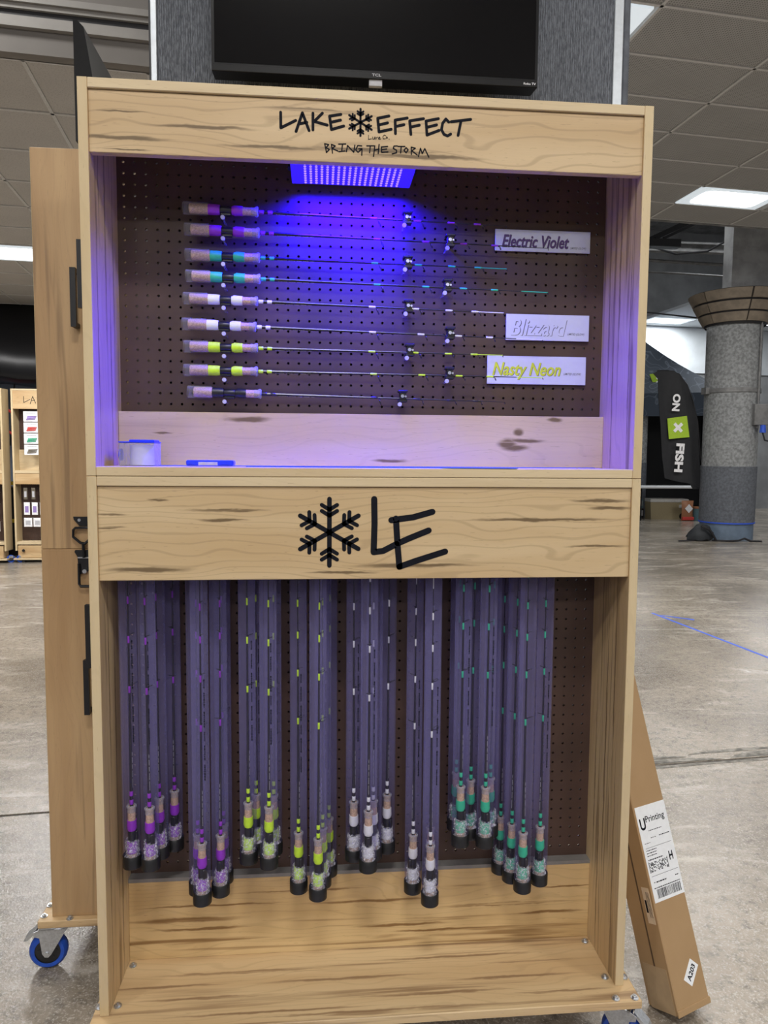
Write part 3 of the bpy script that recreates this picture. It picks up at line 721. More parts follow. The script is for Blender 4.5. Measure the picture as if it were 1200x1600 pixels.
# ---- upper case
uc = thing('upper_display_case', 'upper wooden display case with LAKE EFFECT sign board and violet-lit pegboard', 'display case', (0, 0, HL))
HU = HT-HL
side(uc, 0, 0.02, HU); side(uc, WD-T, 0.02, HU)
MB().cbox(T, WD-T, 0, 9.0, 0, 0.80, .05).build('top_board', 'wood_edge_h', uc, (0, 0, HU-0.82))
MB().cbox(T, WD-T, 0, 9.0, 0.02, 0.82, .05).build('shelf', 'wood_edge_h', uc)
fu = MB().cbox(0, WD-2*T, 0, 0.75, 0, HT-0.88-74.13, .04).build('fascia_board', 'wood_fascia_upper', uc, (T, 0.2, 74.13-HL))
pegboard(T, WD-T, 0.84, HU-0.84, 0.4, 74.49-HL-26, DP).build('pegboard', 'pegboard', uc)
MB().cbox(0, WD-2*T, 0, 0.75, 0, 53.7-48.71, .04).build('kick_board', 'wood_kick_upper', uc, (T, DK, 48.71-HL))
LE = [[(16.18, 77.93), (16.19, 76.7), (17.41, 77.34)], [(17.44, 76.47), (17.96, 77.97), (18.51, 76.59)], [(17.71, 77.09), (18.33, 77.23)], [(18.83, 77.98), (18.83, 76.65)], [(19.61, 78.02), (18.93, 77.33), (20.01, 77.09)], [(21.14, 78.0), (20.2, 77.81), (20.36, 76.75), (21.38, 77.08)], [(20.28, 77.32), (21.11, 77.54)], [(25.15, 78.06), (24.21, 77.83), (24.32, 76.74), (25.35, 77.0)], [(24.25, 77.29), (25.04, 77.5)], [(26.69, 77.97), (25.67, 77.75), (25.71, 76.67)], [(25.72, 77.24), (26.42, 77.42)], [(28.07, 77.98), (26.9, 77.75), (27.01, 76.66)], [(26.97, 77.25), (27.72, 77.44)], [(29.33, 78.04), (28.28, 77.8), (28.37, 76.67), (29.39, 77.09)], [(28.32, 77.29), (29.18, 77.53)], [(30.21, 77.81), (29.96, 78.04), (29.69, 77.69), (29.6, 77.17), (29.81, 76.8), (30.12, 76.68), (30.39, 76.84)], [(30.41, 77.84), (32.08, 78.11)], [(31.26, 77.98), (31.02, 76.76)]]
LURE = [[(23.45, 76.45), (23.44, 76.1), (23.7, 76.16)], [(23.79, 76.32), (23.81, 76.13), (23.94, 76.15), (23.97, 76.33), (24.0, 76.14)], [(24.06, 76.32), (24.09, 76.13)], [(24.08, 76.23), (24.22, 76.32)], [(24.28, 76.23), (24.43, 76.26), (24.37, 76.35), (24.28, 76.25), (24.31, 76.14), (24.46, 76.17)], [(24.9, 76.46), (24.76, 76.51), (24.64, 76.36), (24.7, 76.19), (24.87, 76.22)], [(24.98, 76.39), (25.05, 76.3), (24.98, 76.23), (24.92, 76.3), (24.98, 76.39)], [(25.16, 76.21), (25.19, 76.18)]]
BTS = [[(19.8, 75.59), (19.95, 74.9)], [(19.8, 75.59), (20.13, 75.53), (19.92, 75.29), (20.19, 75.14), (19.95, 74.9)], [(20.36, 75.56), (20.45, 74.86)], [(20.36, 75.56), (20.68, 75.45), (20.42, 75.24), (20.89, 75.05)], [(20.96, 75.61), (21.55, 75.65)], [(21.28, 75.63), (21.22, 75.04)], [(20.98, 75.0), (21.49, 75.08)], [(21.61, 75.03), (21.7, 75.53), (22.22, 75.01), (22.31, 75.58)], [(22.88, 75.55), (22.55, 75.56), (22.38, 75.2), (22.58, 75.02), (22.91, 75.32), (22.64, 75.31)], [(22.91, 75.32), (22.89, 74.79)], [(23.31, 75.57), (23.9, 75.6)], [(23.6, 75.58), (23.55, 75.04)], [(23.98, 75.6), (23.88, 74.76)], [(24.34, 75.73), (24.27, 74.99)], [(23.92, 75.24), (24.33, 75.35)], [(25.06, 75.6), (24.53, 75.53), (24.56, 75.11), (25.09, 75.16)], [(24.56, 75.33), (24.98, 75.39)], [(25.87, 75.68), (25.59, 75.65), (25.53, 75.46), (25.81, 75.33), (25.81, 75.12), (25.45, 75.02)], [(25.93, 75.64), (26.51, 75.66)], [(26.2, 75.65), (26.16, 75.12)], [(26.62, 75.57), (26.79, 75.4), (26.62, 75.15), (26.44, 75.35), (26.62, 75.57)], [(27.05, 75.63), (27.07, 75.04)], [(27.05, 75.63), (27.4, 75.56), (27.1, 75.34), (27.56, 75.02)], [(27.67, 74.9), (27.83, 75.57), (27.99, 75.15), (28.2, 75.56), (28.55, 74.88)]]
fa = lambda u, v: (u-T, 0.01, v-74.13); ff = lambda u, v: (u-T, -0.02, v-74.13)
MB().strokes(LE[:7], 0.235, fa, ff).build('brand_lettering', 'ink', fu, label='black hand-lettered LAKE'); MB().strokes(LE[7:], 0.235, fa, ff).build('brand_lettering', 'ink', fu, label='black hand-lettered EFFECT')
MB().strokes(LURE, 0.045, fa, ff, 6).build('small_lettering', 'ink', fu, label='small black handwriting Lure Co.')
MB().strokes(BTS, 0.10, fa, ff, 8).build('slogan_lettering', 'ink', fu, label='black handwriting BRING THE STORM')
snowflake(MB(), 22.77, 77.43, 1.08, 0.18, fa, ff).build('snowflake_emblem', 'ink', fu, label='small black snowflake emblem')
handle_mb((0, 4.0, 62.4-HL), out=(-1, 0, 0), stand=1.55).build('handle', 'black_metal', uc, label='black bar handle')
handle_mb((WD, 4.3, 62.4-HL), out=(1, 0, 0)).build('handle', 'black_metal', uc, label='black bar handle')

# ---- violet lamp under the top board
t = thing('uv_flood_light', 'glowing violet LED flood light under the top of the upper case', 'lamp', (22.3, 4.5, 74.8))
MB().cbox(-5.5, 5.5, -2.6, 2.6, 0.0, 1.3, .15).build('housing', 'black_metal', t)
for k in range(7):
    for sx in (-1, 1): MB().box(sx*(4.55+.13*k)-.03, sx*(4.55+.13*k)+.03, -2.5, 2.5, -0.07, 0.0).build('fin', 'uv_plate', t)
MB().box(-5.45, 5.45, -2.5, 2.5, -0.03, 0.0).build('emitter_plate', 'uv_plate', t)
mb = MB()
for i in range(18):
    for j in range(9):
        x, y = -4.2+8.4*i/17, -2.1+4.2*j/8
        mb.cyl((x, y, -0.12), (x, y, -0.02), 0.08, 0.14, n=8)
mb.build('led_array', 'uv_led', t, kind='stuff')
MB().box(-5.7, -5.5, -.5, .5, 0.3, 4.2).box(5.5, 5.7, -.5, .5, 0.3, 4.2).box(-5.7, 5.7, -.5, .5, 4.1, 4.25).build('bracket', 'black_metal', t)

# ================================================================== FISHING RODS
def ring_pts(c, n, R, k=14):
    n = Vector(n).normalized(); a = n.orthogonal().normalized(); b = n.cross(a); c = Vector(c)
    return [c+a*(R*math.cos(2*math.pi*q/k))+b*(R*math.sin(2*math.pi*q/k)) for q in range(k)]
def make_rod(grip, length, cover, b0=0.0):
    """fishing rod standing along +z from its butt; cover: 'bag' or 'sleeve'"""
    root = bpy.data.objects.new('fishing_rod', None); COL.objects.link(root); root.empty_display_size = .05
    gm = 'grip_'+grip
    MB().lathe([(0.40, .5 if cover == 'bag' else 0), (0.46, .56 if cover == 'bag' else 0.06), (0.46, 1.7)], 16).build('butt_cork', 'cork', root, smooth=True)
    MB().lathe([(0.475, 1.7), (0.475, 2.45), (0.44, 2.75)], 16).build('rear_grip', gm, root, smooth=True)
    rs = MB().lathe([(0.33, 2.72), (0.36, 2.8), (0.36, 3.75), (0.33, 3.82)], 16)
    rs.cbox(-.22, .22, -.52, -.30, 2.8, 3.75, .06)
    rs.build('reel_seat', 'black_plastic', root, smooth=True)
    MB().lathe([(0.36, 3.8), (0.46, 4.05), (0.43, 4.8)], 16).build('fore_grip', gm, root, smooth=True)
    MB().lathe([(0.37, 4.8), (0.35, 5.4), (0.34, 5.95), (0.30, 6.08)], 16).build('fore_cork', 'cork', root, smooth=True)
    MB().lathe([(0.385, 5.55), (0.37, 5.85), (0.46, 6.0), (0.46, 6.14), (0.36, 6.22), (0.32, 6.08), (0.30, 6.0)], 16, cap=False).build('end_bell', 'bell_clear', root, smooth=True)
    MB().lathe([(0.16, 6.05), (0.15, 7.7), (0.14, 8.6), (0.11, 14), (0.075, length*.72), (0.024, length)], 8).build('blank', 'blank', root, smooth=True)
    wm = gm if grip != 'black' else 'wire'
    s = 1.0 if length > 31 else 0.0
    wraps = [(6.25, 6.7, .18), (7.05, 7.5, .17)]
    for a, b, r in wraps: MB().lathe([(r-.02, a), (r, a+.05), (r, b-.05), (r-.02, b)], 10).build('thread_wrap', wm, root, smooth=True)
    gs = [(17.0, .30), (21.6, .22), (25.2, .16), (28.2, .13)] if s else [(16.8, .28), (20.9, .20), (24.1, .15), (26.6, .12)]
    for z, R in gs:
        rr = 0.115-0.0018*z+0.02
        w = MB().lathe([(rr-.02, z-.34), (rr, z-.30), (rr, z+.30), (rr-.02, z+.34)], 8).build('thread_wrap', wm, root, smooth=True)
        g = MB(); c = (0, -R-.12, z+.55); g.tube(ring_pts(c, (0, .45, 1), R), .028, 5, closed=True)
        g.tube([(0.05, -.05, z+.30), (0.06, -.12, z+.5)], .025, 4); g.tube([(-.05, -.05, z+.30), (-.06, -.12, z+.5)], .025, 4)
        g.build('line_guide', 'wire', w, smooth=True)
    if grip in ('teal', 'neon', 'white'):
        MB().lathe([(0.045, length-2.6), (0.045, length-.02)], 6).build('tip_wrap', wm, root, smooth=True)
    g = MB(); g.tube(ring_pts((0, -.1, length), (0, .4, 1), .09, 8), .02, 4, closed=True); g.build('tip_guide', 'wire', root)
    # row of print along the blank
    random.seed(5); pr = MB(); z = 7.8
    for k in range(26):
        l = random.choice((.06, .09, .12)); 
        if k in (6, 12, 17, 22): z += .14; continue
        pr.box(-.02, .02, -.160+.003*(z-7.8), -.120, z, z+l); z += l+.035
    pr.build('print', 'print_grey', root)
    if cover == 'sleeve':
        MB().lathe([(0.53, -0.55), (0.56, -0.5), (0.56, 1.65)], 16, cap=False).build('clear_sleeve', 'sleeve_clear', root, smooth=True)
    else:
        random.seed(hash(grip) % 97 if False else len(grip)*13); mb = MB(); prof = []; n = 18; rows = 16
        vs = []; fs = []
        for i in range(rows):
            zz = 0.65+2.35*i/(rows-1)
            base = 0.60 if zz < 2.2 else 0.60-.10*(zz-2.2)
            for k in range(n):
                a = 2*math.pi*k/n; r = base+random.uniform(-.11, .10)
                vs.append((r*math.cos(a), r*math.sin(a), zz+random.uniform(-.06, .06)))
        for i in range(rows-1):
            for k in range(n): fs.append((i*n+k, i*n+(k+1) % n, (i+1)*n+(k+1) % n, (i+1)*n+k))
        mb.add(vs, fs); mb.build('crinkled_bag', 'bag_clear', root)
    return root
protos = {}
def rod(grip, length, cover):
    k = (grip, length, cover)
    if k not in protos:
        protos[k] = make_rod(*k); return protos[k]
    return copy_tree(protos[k])

# ---- nine rods laid level on the upper pegboard
RODS = [('purple', 7.18, 72.06, 13.05, 71.99, 36.58, 71.49, 27.51, 72.05), ('purple', 7.29, 70.19, 13.39, 70.12, 40.72, 69.56, 31.59, 70.03), ('teal', 7.31, 67.92, 13.08, 67.87, 36.54, 67.53, 27.61, 67.97), ('teal', 7.34, 66.04, 13.42, 65.92, 40.76, 65.44, 31.4, 65.9), ('white', 7.09, 64.02, 13.0, 63.88, 36.44, 63.41, 27.71, 63.85), ('white', 6.94, 61.71, 13.16, 61.56, 40.44, 60.97, 31.71, 61.45), ('neon', 7.08, 59.68, 13.14, 59.63, 36.46, 59.44, 27.87, 59.81), ('neon', 7.05, 57.53, 13.13, 57.46, 40.27, 57.38, 31.71, 57.66), ('black', 7.37, 55.54, 13.29, 55.45, 36.55, 55.0, 27.24, 55.6)]
ORD = ['topmost', 'second from the top', 'third from the top', 'fourth from the top', 'fifth from the top', 'sixth from the top', 'seventh from the top', 'eighth from the top', 'lowest']
GN = {'purple': 'purple', 'teal': 'teal', 'white': 'white', 'neon': 'neon yellow-green', 'black': 'black'}
YR = 6.6
for k, (g, x0, z0, x1, z1, tx, tz, hx, hz) in enumerate(RODS):
    L = 33.4 if k % 2 else 29.4
    r = rod(g, L, 'sleeve')
    d = Vector((tx-x0, 0, tz-z0)).normalized()
    if k == 8 or True:
        zx = d; yx = Vector((0, 0, 1)); xx = yx.cross(zx).normalized(); yx = zx.cross(xx)
        # local -y (guide side) hangs down
        R3 = Matrix(((xx.x, yx.x, zx.x), (xx.y, yx.y, zx.y), (xx.z, yx.z, zx.z)))
    r.matrix_world = Matrix.Translation(W(x0+0.4, YR, z0)) @ R3.to_4x4()
    tag(r, 'fishing rod with %s grips lying level, %s on the upper pegboard' % (GN[g], ORD[k]), 'fishing rod', 'rods on the upper pegboard')
    # peg under the grip
    zc = z0-(0.0041*4)-0.62
    t = thing('peg_hook', 'clear knobbed peg under the grip of the %s rod' % ORD[k], 'peg', (10.65, 6.0, zc-0.28), group='pegs under the rod grips')
    MB().cyl((0, 0, 0), (0, 2.14, 0), 0.11, n=8).build('rod', 'sleeve_clear', t, smooth=True)
    MB().cyl((0, -0.18, 0), (0, 0.0, 0), 0.19, 0.19, n=14).build('knob', 'print_grey', t, smooth=True)
    # clip on the blank
    ln = Vector((hx-x0, 0, 0)); zb = z0+(tz-z0)*(hx-x0)/(tx-x0)
    t = thing('rod_clip', 'small black spring clip holding the blank of the %s rod' % ORD[k], 'clip', (hx, 6.2, zb), group='clips holding the rod blanks')
    MB().cbox(-.42, .42, 0.1, 0.9, -0.34, -0.06, .05).cbox(-.30, .30, 0.1, 0.9, -0.12, .62, .05).build('clip_body', 'black_plastic', t)
    MB().cbox(-.46, .46, -.05, 0.9, .56, .78, .06).build('clip_jaw', 'black_plastic', t)
    MB().cyl((-.05, -.06, .22), (-.05, .14, .22), 0.16, n=10).cyl((.25, -.04, .2), (.25, .14, .2), .10, n=8).build('clip_screw', 'zinc', t, smooth=True)
    MB().cyl((-.3, -.02, -.55), (-.3, .16, -.55), .20, n=14).build('peg_knob', 'print_grey', t, smooth=True); MB().cyl((-.3, .16, -.55), (-.3, 1.94, -.55), .08, n=8).build('peg_rod', 'sleeve_clear', t, smooth=True)
    MB().cyl((0, .9, 0.2), (0, 1.94, 0.2), .12, n=8).build('peg_stem', 'black_plastic', t)

# ---- three name signs
def sign(label, x0, x1, z0, z1):
    return thing('name_sign', label, 'sign', (x0, 7.80, z0), group='name signs on the pegboard')
SF = lambda t, e: (lambda u, v: (u, -0.004-e, v))
def sign_build(label, x0, x1, z0, z1, words, tx0, tx1, tz0, tz1, mat, small, sx0, sx1, sz0, sz1, outline=False, bold=0.02):
    t = sign(label, x0, x1, z0, z1)
    MB().cbox(0, x1-x0, 0, 0.12, 0, z1-z0, .02).build('board', 'sign_board', t)
    MB().cyl((1.0, .12, 1.0), (1.0, .34, 1.0), .1, n=8).cyl((x1-x0-1, .12, 1.0), (x1-x0-1, .34, 1.0), .1, n=8).build('fixing', 'white_plastic', t)
    w, h = tx1-tx0, tz1-tz0
    MB().text(words, tx0-x0+.05, tz0-z0-.04, w, h, SF(t, 0.0), 0.28, bold).build('word_shadow', 'sign_shadow', t)
    MB().text(words, tx0-x0, tz0-z0, w, h, SF(t, 0.006), 0.28, bold if not outline else bold-.008).build('words', mat, t)
    MB().text(small, sx0-x0, sz0-z0, sx1-sx0, sz1-sz0, SF(t, 0.003), 0.28, 0.01).build('small_print', 'sign_shadow', t)
sign_build('white sign reading Electric Violet', 36.2, 45.62, 69.55, 71.58, 'Electric Violet', 36.86, 43.48, 69.92, 71.1, 'sign_purple', 'LIMITED (GLOW)', 43.62, 45.2, 69.84, 70.10)
sign_build('white sign reading Blizzard in pale embossed letters', 37.44, 45.74, 61.1, 63.6, 'Blizzard', 37.91, 43.5, 61.55, 63.15, 'sign_board', 'LIMITED (GLOW)', 43.58, 45.27, 61.6, 61.88, outline=True)
sign_build('white sign reading Nasty Neon in yellow letters', 35.65, 45.54, 56.85, 59.57, 'Nasty Neon', 36.16, 43.0, 57.30, 58.95, 'sign_neon', 'LIMITED (GLOW)', 43.3, 45.06, 57.73, 58.02)

# ---- bits on the shelf of the upper case
SH = HL+0.82
t = thing('parts_box', 'small clear box with blue lid at the left end of the shelf', 'box', (1.95, 2.6, SH))
MB().cbox(0, 3.05, 0, 2.6, 0, 2.05, .08).build('box_body', 'box_clear', t)
MB().cyl((1.7, 1.3, .08), (1.7, 1.3, 1.85), 1.05, n=20).build('contents', 'white_plastic', t, smooth=True)
MB().cbox(-.02, 3.08, -.05, 2.65, 2.03, 2.14, .03).cbox(.85, 3.0, .2, 2.3, 2.12, 2.30, .05).build('lid', 'blue_plastic', t)
MB().cyl((-.14, 1.0, 1.0), (0.02, 1.0, 1.0), .55, n=16).build('side_disc', 'blue_plastic', t, smooth=True)
t = thing('tape_dispenser', 'flat blue dispenser with grey label lying on the shelf', 'dispenser', (7.75, 2.2, SH))
MB().cbox(0, 4.1, 0, 1.6, .08, .55, .1).build('body', 'blue_plastic', t)
MB().cbox(1.05, 2.75, -.02, 1.5, .10, .42, .04).build('label', 'print_grey', t)
for nm, lab, pts in (('tape_strip', 'long blue tape strip along the rear of the shelf', [(3.5, 4.4), (9, 5.4), (18, 4.0), (30, 5.0), (46, 5.8), (46, 6.4), (30, 5.7), (18, 4.8), (9, 6.0), (3.5, 5.1)]),
                     ('tape_strip', 'blue tape strip ending at the front edge of the shelf', [(13, 1.6), (22, .5), (31, -.02), (36.6, -.05), (36.9, .45), (31, .9), (22, 1.2), (13, 2.2)])):
    mb = MB(); mb.prism(pts, lambda u, v: (u, v, 0.0), lambda u, v: (u, v, .06)); tag(mb.build(nm, 'blue_tape', None, (0, 0, SH)), lab, 'tape', 'blue tape strips on the shelf')

# ================================================================== ROD TUBES IN THE LOWER CASE
BUNCH = [('purple', 'leftmost bunch', 11.82, [(3.97, 2.95, 'front'), (2.2, 3.44, 'left'), (4.4, 4.85, 'rear middle'), (5.5, 6.2, 'rearmost')]),
         ('purple', 'second bunch', 8.27, [(8.57, 2.95, 'front'), (10.08, 4.2, 'right'), (7.9, 4.6, 'left rear'), (10.17, 6.2, 'rearmost')]),
         ('neon', 'third bunch', 11.49, [(14.72, 2.95, 'right front'), (12.74, 3.9, 'left front'), (13.3, 5.6, 'left rear'), (15.0, 5.3, 'right rear')]),
         ('neon', 'fourth bunch', 8.24, [(19.25, 2.95, 'front'), (17.42, 4.2, 'left'), (19.7, 4.9, 'rear'), (20.3, 6.7, 'rearmost')]),
         ('white', 'fifth bunch', 10.75, [(23.96, 2.95, 'front'), (22.7, 4.9, 'left'), (24.6, 5.0, 'rear middle'), (26.0, 6.1, 'right rear')]),
         ('white', 'sixth bunch', 7.14, [(29.89, 2.95, 'front'), (28.49, 5.0, 'left'), (30.4, 6.2, 'rear')]),
         ('teal', 'seventh bunch', 12.67, [(35.1, 2.95, 'right front'), (32.79, 3.3, 'left front'), (34.0, 4.6, 'middle'), (36.03, 4.9, 'right rear'), (32.9, 6.3, 'left rear')]),
         ('teal', 'rightmost bunch', 8.03, [(38.88, 2.95, 'front'), (40.85, 4.0, 'right'), (38.2, 4.65, 'left'), (37.5, 6.2, 'left rear')])]
TL = 34.2
tube_src = None
random.seed(11)
for (g, bn, zb, L) in BUNCH:
    for (x, y, where) in L:
        if tube_src is None:
            t = bpy.data.objects.new('rod_tube', None); COL.objects.link(t); tube_src = t
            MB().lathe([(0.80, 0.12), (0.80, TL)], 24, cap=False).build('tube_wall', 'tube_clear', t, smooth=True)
            mb = MB(); vs = [(0.76*math.cos(math.radians(15+150*k/10)), 0.76*math.sin(math.radians(15+150*k/10)), z) for z in (1.0, TL-.7) for k in range(11)]
            mb.add(vs, [(k, k+1, 12+k, 11+k) for k in range(10)]).build('tinted_liner', 'tube_liner', t, smooth=True)  # added half-round sheet whose haze stands in for rear wall reflections
            MB().lathe([(0.80, 0), (0.855, .05), (0.855, 1.15), (0.81, 1.2), (0.80, 0.12)], 24).build('bottom_cap', 'black_plastic', t, smooth=True)
            MB().lathe([(0.80, TL-.6), (0.85, TL-.6), (0.85, TL), (0.3, TL+.03)], 24).build('top_cap', 'black_plastic', t, smooth=True)
            pr = MB(); zz = 12.0
            for k in range(44):
                l = random.choice((.08, .11, .14, .2))
                if k in (7, 15, 22, 30, 38): zz += .35; continue
                a = -1.05
                pr.box(0.80*math.cos(a)-.055, 0.80*math.cos(a)+.055, 0.80*math.sin(a)-.025, 0.80*math.sin(a)-.012, zz, zz+l); zz += l+.06
            pr.build('print', 'ink', t)
        else:
            t = copy_tree(tube_src)
            for c in t.children:
                if c.name.startswith('print') and (x*7) % 2 < 0.9: bpy.data.objects.remove(c, do_unlink=True); break
        t.location = W(x, y, zb); t.rotation_euler = (0, 0, random.uniform(-.25, .25))
        n = 8.14-y
        MB().tube([(0, 0, TL), (0, 0, TL+.25), (0, .3, TL+.35), (0, n, TL+.35)], .09, 6).build('hanging_hook', 'zinc', t, smooth=True)
        for c in t.children:
            if c.name.startswith('hanging_hook'): c.rotation_euler = (0, 0, -t.rotation_euler[2])
        tag(t, 'clear tube around a %s-gripped rod, %s of the %s' % (g, where, bn if 'most' in bn else bn+' from left'), 'rod tube', 'clear rod tubes hanging in the lower case')
        r = rod(g, 33.4, 'bag')
        ax, ay = random.uniform(-.006, .006), random.uniform(-.006, .006)
        r.matrix_world = Matrix.Translation(W(x, y, zb-.36)) @ Matrix.Rotation(ax, 4, 'X') @ Matrix.Rotation(ay, 4, 'Y') @ Matrix.Rotation(random.uniform(-1.9, 1.9), 4, 'Z')
        tag(r, 'rod with %s grips in the %s tube of the %s' % (GN[g], where, bn if 'most' in bn else bn+' from left'), 'fishing rod', 'rods in clear tubes')

# ================================================================== TELEVISIONS AND FABRIC PANEL
t = thing('television', 'black flat television with lit-off screen above the LAKE EFFECT case', 'television', (9.8, 6.0, 83.85))
TW, TV_H = 29.65, 17.2
MB().prism([(0, 0), (2.3, 0.35), (2.6, 3.2), (1.0, 16.6), (0.4, TV_H), (0, TV_H)], lambda u, v: (0.0, u, v), lambda u, v: (TW, u, v)).build('shell', 'tv_shell', t)
MB().box(.25, TW-.25, -.03, .02, .75, TV_H-.25).build('screen', 'tv_screen', t)
MB().cbox(0, TW, -.06, .1, 0, .62, .04).build('bezel', 'tv_shell', t)
MB().text('TCL', 14.3, .22, .85, .24, lambda u, v: (u, -.066, v), 0, .02).build('maker_logo', 'print_grey', t)
MB().text('Roku TV', 28.35, .20, 1.15, .2, lambda u, v: (u, -.066, v), 0, .01).build('side_logo', 'print_white', t)
MB().cbox(14.05, 15.25, .1, .5, -.55, .1, .04).build('sensor_tab', 'print_grey', t)
MB().box(8, 22, 2.3, 4.9, 4, 12).build('wall_bracket', 'black_metal', t)
mb = MB()
for k in range(14): mb.box(23.6+k*.25, 23.72+k*.25, 2.26, 2.32, .45, .85)
mb.build('vent', 'black_satin', t)
t = thing('television', 'black television seen edge-on above the left wooden case', 'television', (-4.6, 14.0, 80.5))
MB().prism([(0, 0), (1.6, .3), (2.4, 2.0), (1.0, 10.8), (.4, 11.4), (0, 11.4)], lambda u, v: (u, 24, v), lambda u, v: (u, 0, v)).build('shell', 'tv_shell', t)
MB().box(-.03, .02, .25, 23.7, .7, 11.1).build('screen', 'tv_screen', t)
MB().box(2.0, 7.2, 8, 16, 3, 8).build('wall_bracket', 'black_metal', t)
t = thing('fabric_panel', 'grey ribbed fabric display panel in an aluminium frame behind the television', 'panel', (3.3, 11.0, -6))
MB().cbox(.7, 45.4, .15, .95, 16, 122, .1).build('fabric', 'panel_fabric', t)
MB().cbox(.12, .72, -.05, 1.15, 0, 124, .06).build('frame_post', 'aluminium', t)
MB().cbox(-.06, .14, .1, 1.0, 58, 124, .03).build('frame_trim', 'black_satin', t)
MB().cbox(45.35, 46.3, -.05, 1.15, 0, 124, .06).build('frame_post', 'aluminium', t)
MB().cbox(.7, 45.4, .0, 1.1, 122, 123.5, .06).build('frame_rail', 'aluminium', t)
MB().cbox(.7, 45.4, .0, 1.1, 14.6, 16, .06).build('frame_rail', 'aluminium', t)
t = thing('side_panel', 'dark grey edge of the side panel right of the aluminium frame', 'panel', (49.62, 11.4, -6))
MB().cbox(0.0, 0.95, 0, 46, 60, 124, .3).build('panel_body', 'stucco_dark', t)
MB().cbox(0.1, 0.85, 44.5, 46, 0, 60, .1).cbox(0.1, 0.85, 14, 15.5, 0, 60, .1).build('post', 'black_metal', t)

# ================================================================== LEFT CASE (faces left)
YS = 14.6; XF = -9.25; DX = 9.0; YL = 48.0
lcl = thing('lower_display_case', 'lower half of the left wooden case, seen from its plain side', 'display case', (XF, YS, 0), group='left case')
ucl = thing('upper_display_case', 'upper half of the left wooden case, seen from its plain side', 'display case', (XF, YS, 39.9), group='left case')
for par, h in ((lcl, 39.86), (ucl, 40.1)):
    MB().cbox(0, DX, 0, T, 0, h, .05).build('side_panel', 'wood_side', par)
    MB().cbox(-.012, .02, .01, T-.01, .03, h-.03, .006).build('front_edge', 'wood_edge_v', par)
    MB().cbox(0, DX, YL-T, YL, 0, h, .05).build('side_panel', 'wood_side', par)
    MB().cbox(0, DX, T, YL-T, h-.8, h, .05).build('top_board', 'wood_edge_h', par)
    MB().cbox(0, DX, T, YL-T, 0, .8, .05).build('bottom_board', 'wood_edge_h', par)
    MB().box(DP, DP+.22, T, YL-T, .8, h-.8).build('pegboard', 'pegboard', par)
    MB().cbox(.2, .95, T, YL-T, h-6.5, h-.85, .04).build('fascia_board', 'wood_kick', par)
handle_mb((4.2, 0, 62.36-39.9), out=(0, -1, 0), w=.55).build('handle', 'black_metal', ucl, label='black bar handle')
handle_mb((4.55, 0, 22.64), out=(0, -1, 0), w=.55).build('handle', 'black_metal', lcl, label='black bar handle')
# toggle latch across the seam
lx = 4.3
c = MB().prism([(lx-1.0, 43.25), (lx-.95, 42.95), (lx-.4, 42.3), (lx+1.2, 42.3), (lx+1.2, 43.25)], lambda u, v: (u, 0, v-39.9), lambda u, v: (u, -.16, v-39.9)).build('latch_keeper', 'black_metal', ucl)
MB().cyl((lx-.4, -.2, 42.9-39.9), (lx-.4, -.14, 42.9-39.9), .16, n=10).cyl((lx+.75, -.2, 42.9-39.9), (lx+.75, -.14, 42.9-39.9), .16, n=10).build('screw', 'zinc', ucl)
la = bpy.data.objects.new('latch', None); COL.objects.link(la); la.parent = lcl; la.location = (lx*I, 0, 0)
MB().tube([(-.95, -.35, 41.9), (-1.0, -.35, 41.2), (-.25, -.35, 40.55), (.2, -.35, 40.5), (.95, -.35, 41.2), (.95, -.35, 42.0), (.8, -.35, 42.15), (-.75, -.35, 42.1)], .15, 6, closed=True).tube([(0, -.35, 40.5), (0.05, -.35, 39.0)], .17, 6).build('bow', 'black_metal', la, smooth=True)
MB().prism([(-.95, 39.6), (-.85, 39.8), (.95, 39.8), (.85, 39.2), (.75, 37.7), (-.55, 37.2), (-.65, 39.1)][::-1], lambda u, v: (u, 0, v), lambda u, v: (u, -.22, v)).build('body', 'black_metal', la)
MB().tube([(-.5, -.3, 38.4), (-.45, -.5, 36.3), (-.3, -.5, 36.05), (.9, -.5, 36.05), (1.0, -.5, 36.3), (.95, -.3, 38.4)], .15, 6).build('lever', 'black_metal', la, smooth=True)
MB().cyl((.1, -.5, 37.6), (.1, -.15, 37.6), .22, n=10).cyl((-.6, -.27, 39.0), (.75, -.27, 39.0), .08, n=6).build('pivot', 'zinc', la)
pl = MB().cbox(-1.3, DX+1, -0.75, YL+.75, -0.80, 0, .06).build('platform', 'wood_base', lcl)
for (x, y) in ((-.95, 2.0), (-.9, .15), (1.95, -.42)): bolt(pl, x, y, 0)
caster(lcl, 0.45, 0.75, -0.80, 0.06, True); caster(lcl, .5, 45.5, -.8, .1, True); caster(lcl, 8.3, 0.6, -.8, .2, False); caster(lcl, 8.3, 46, -.8, .2, False)

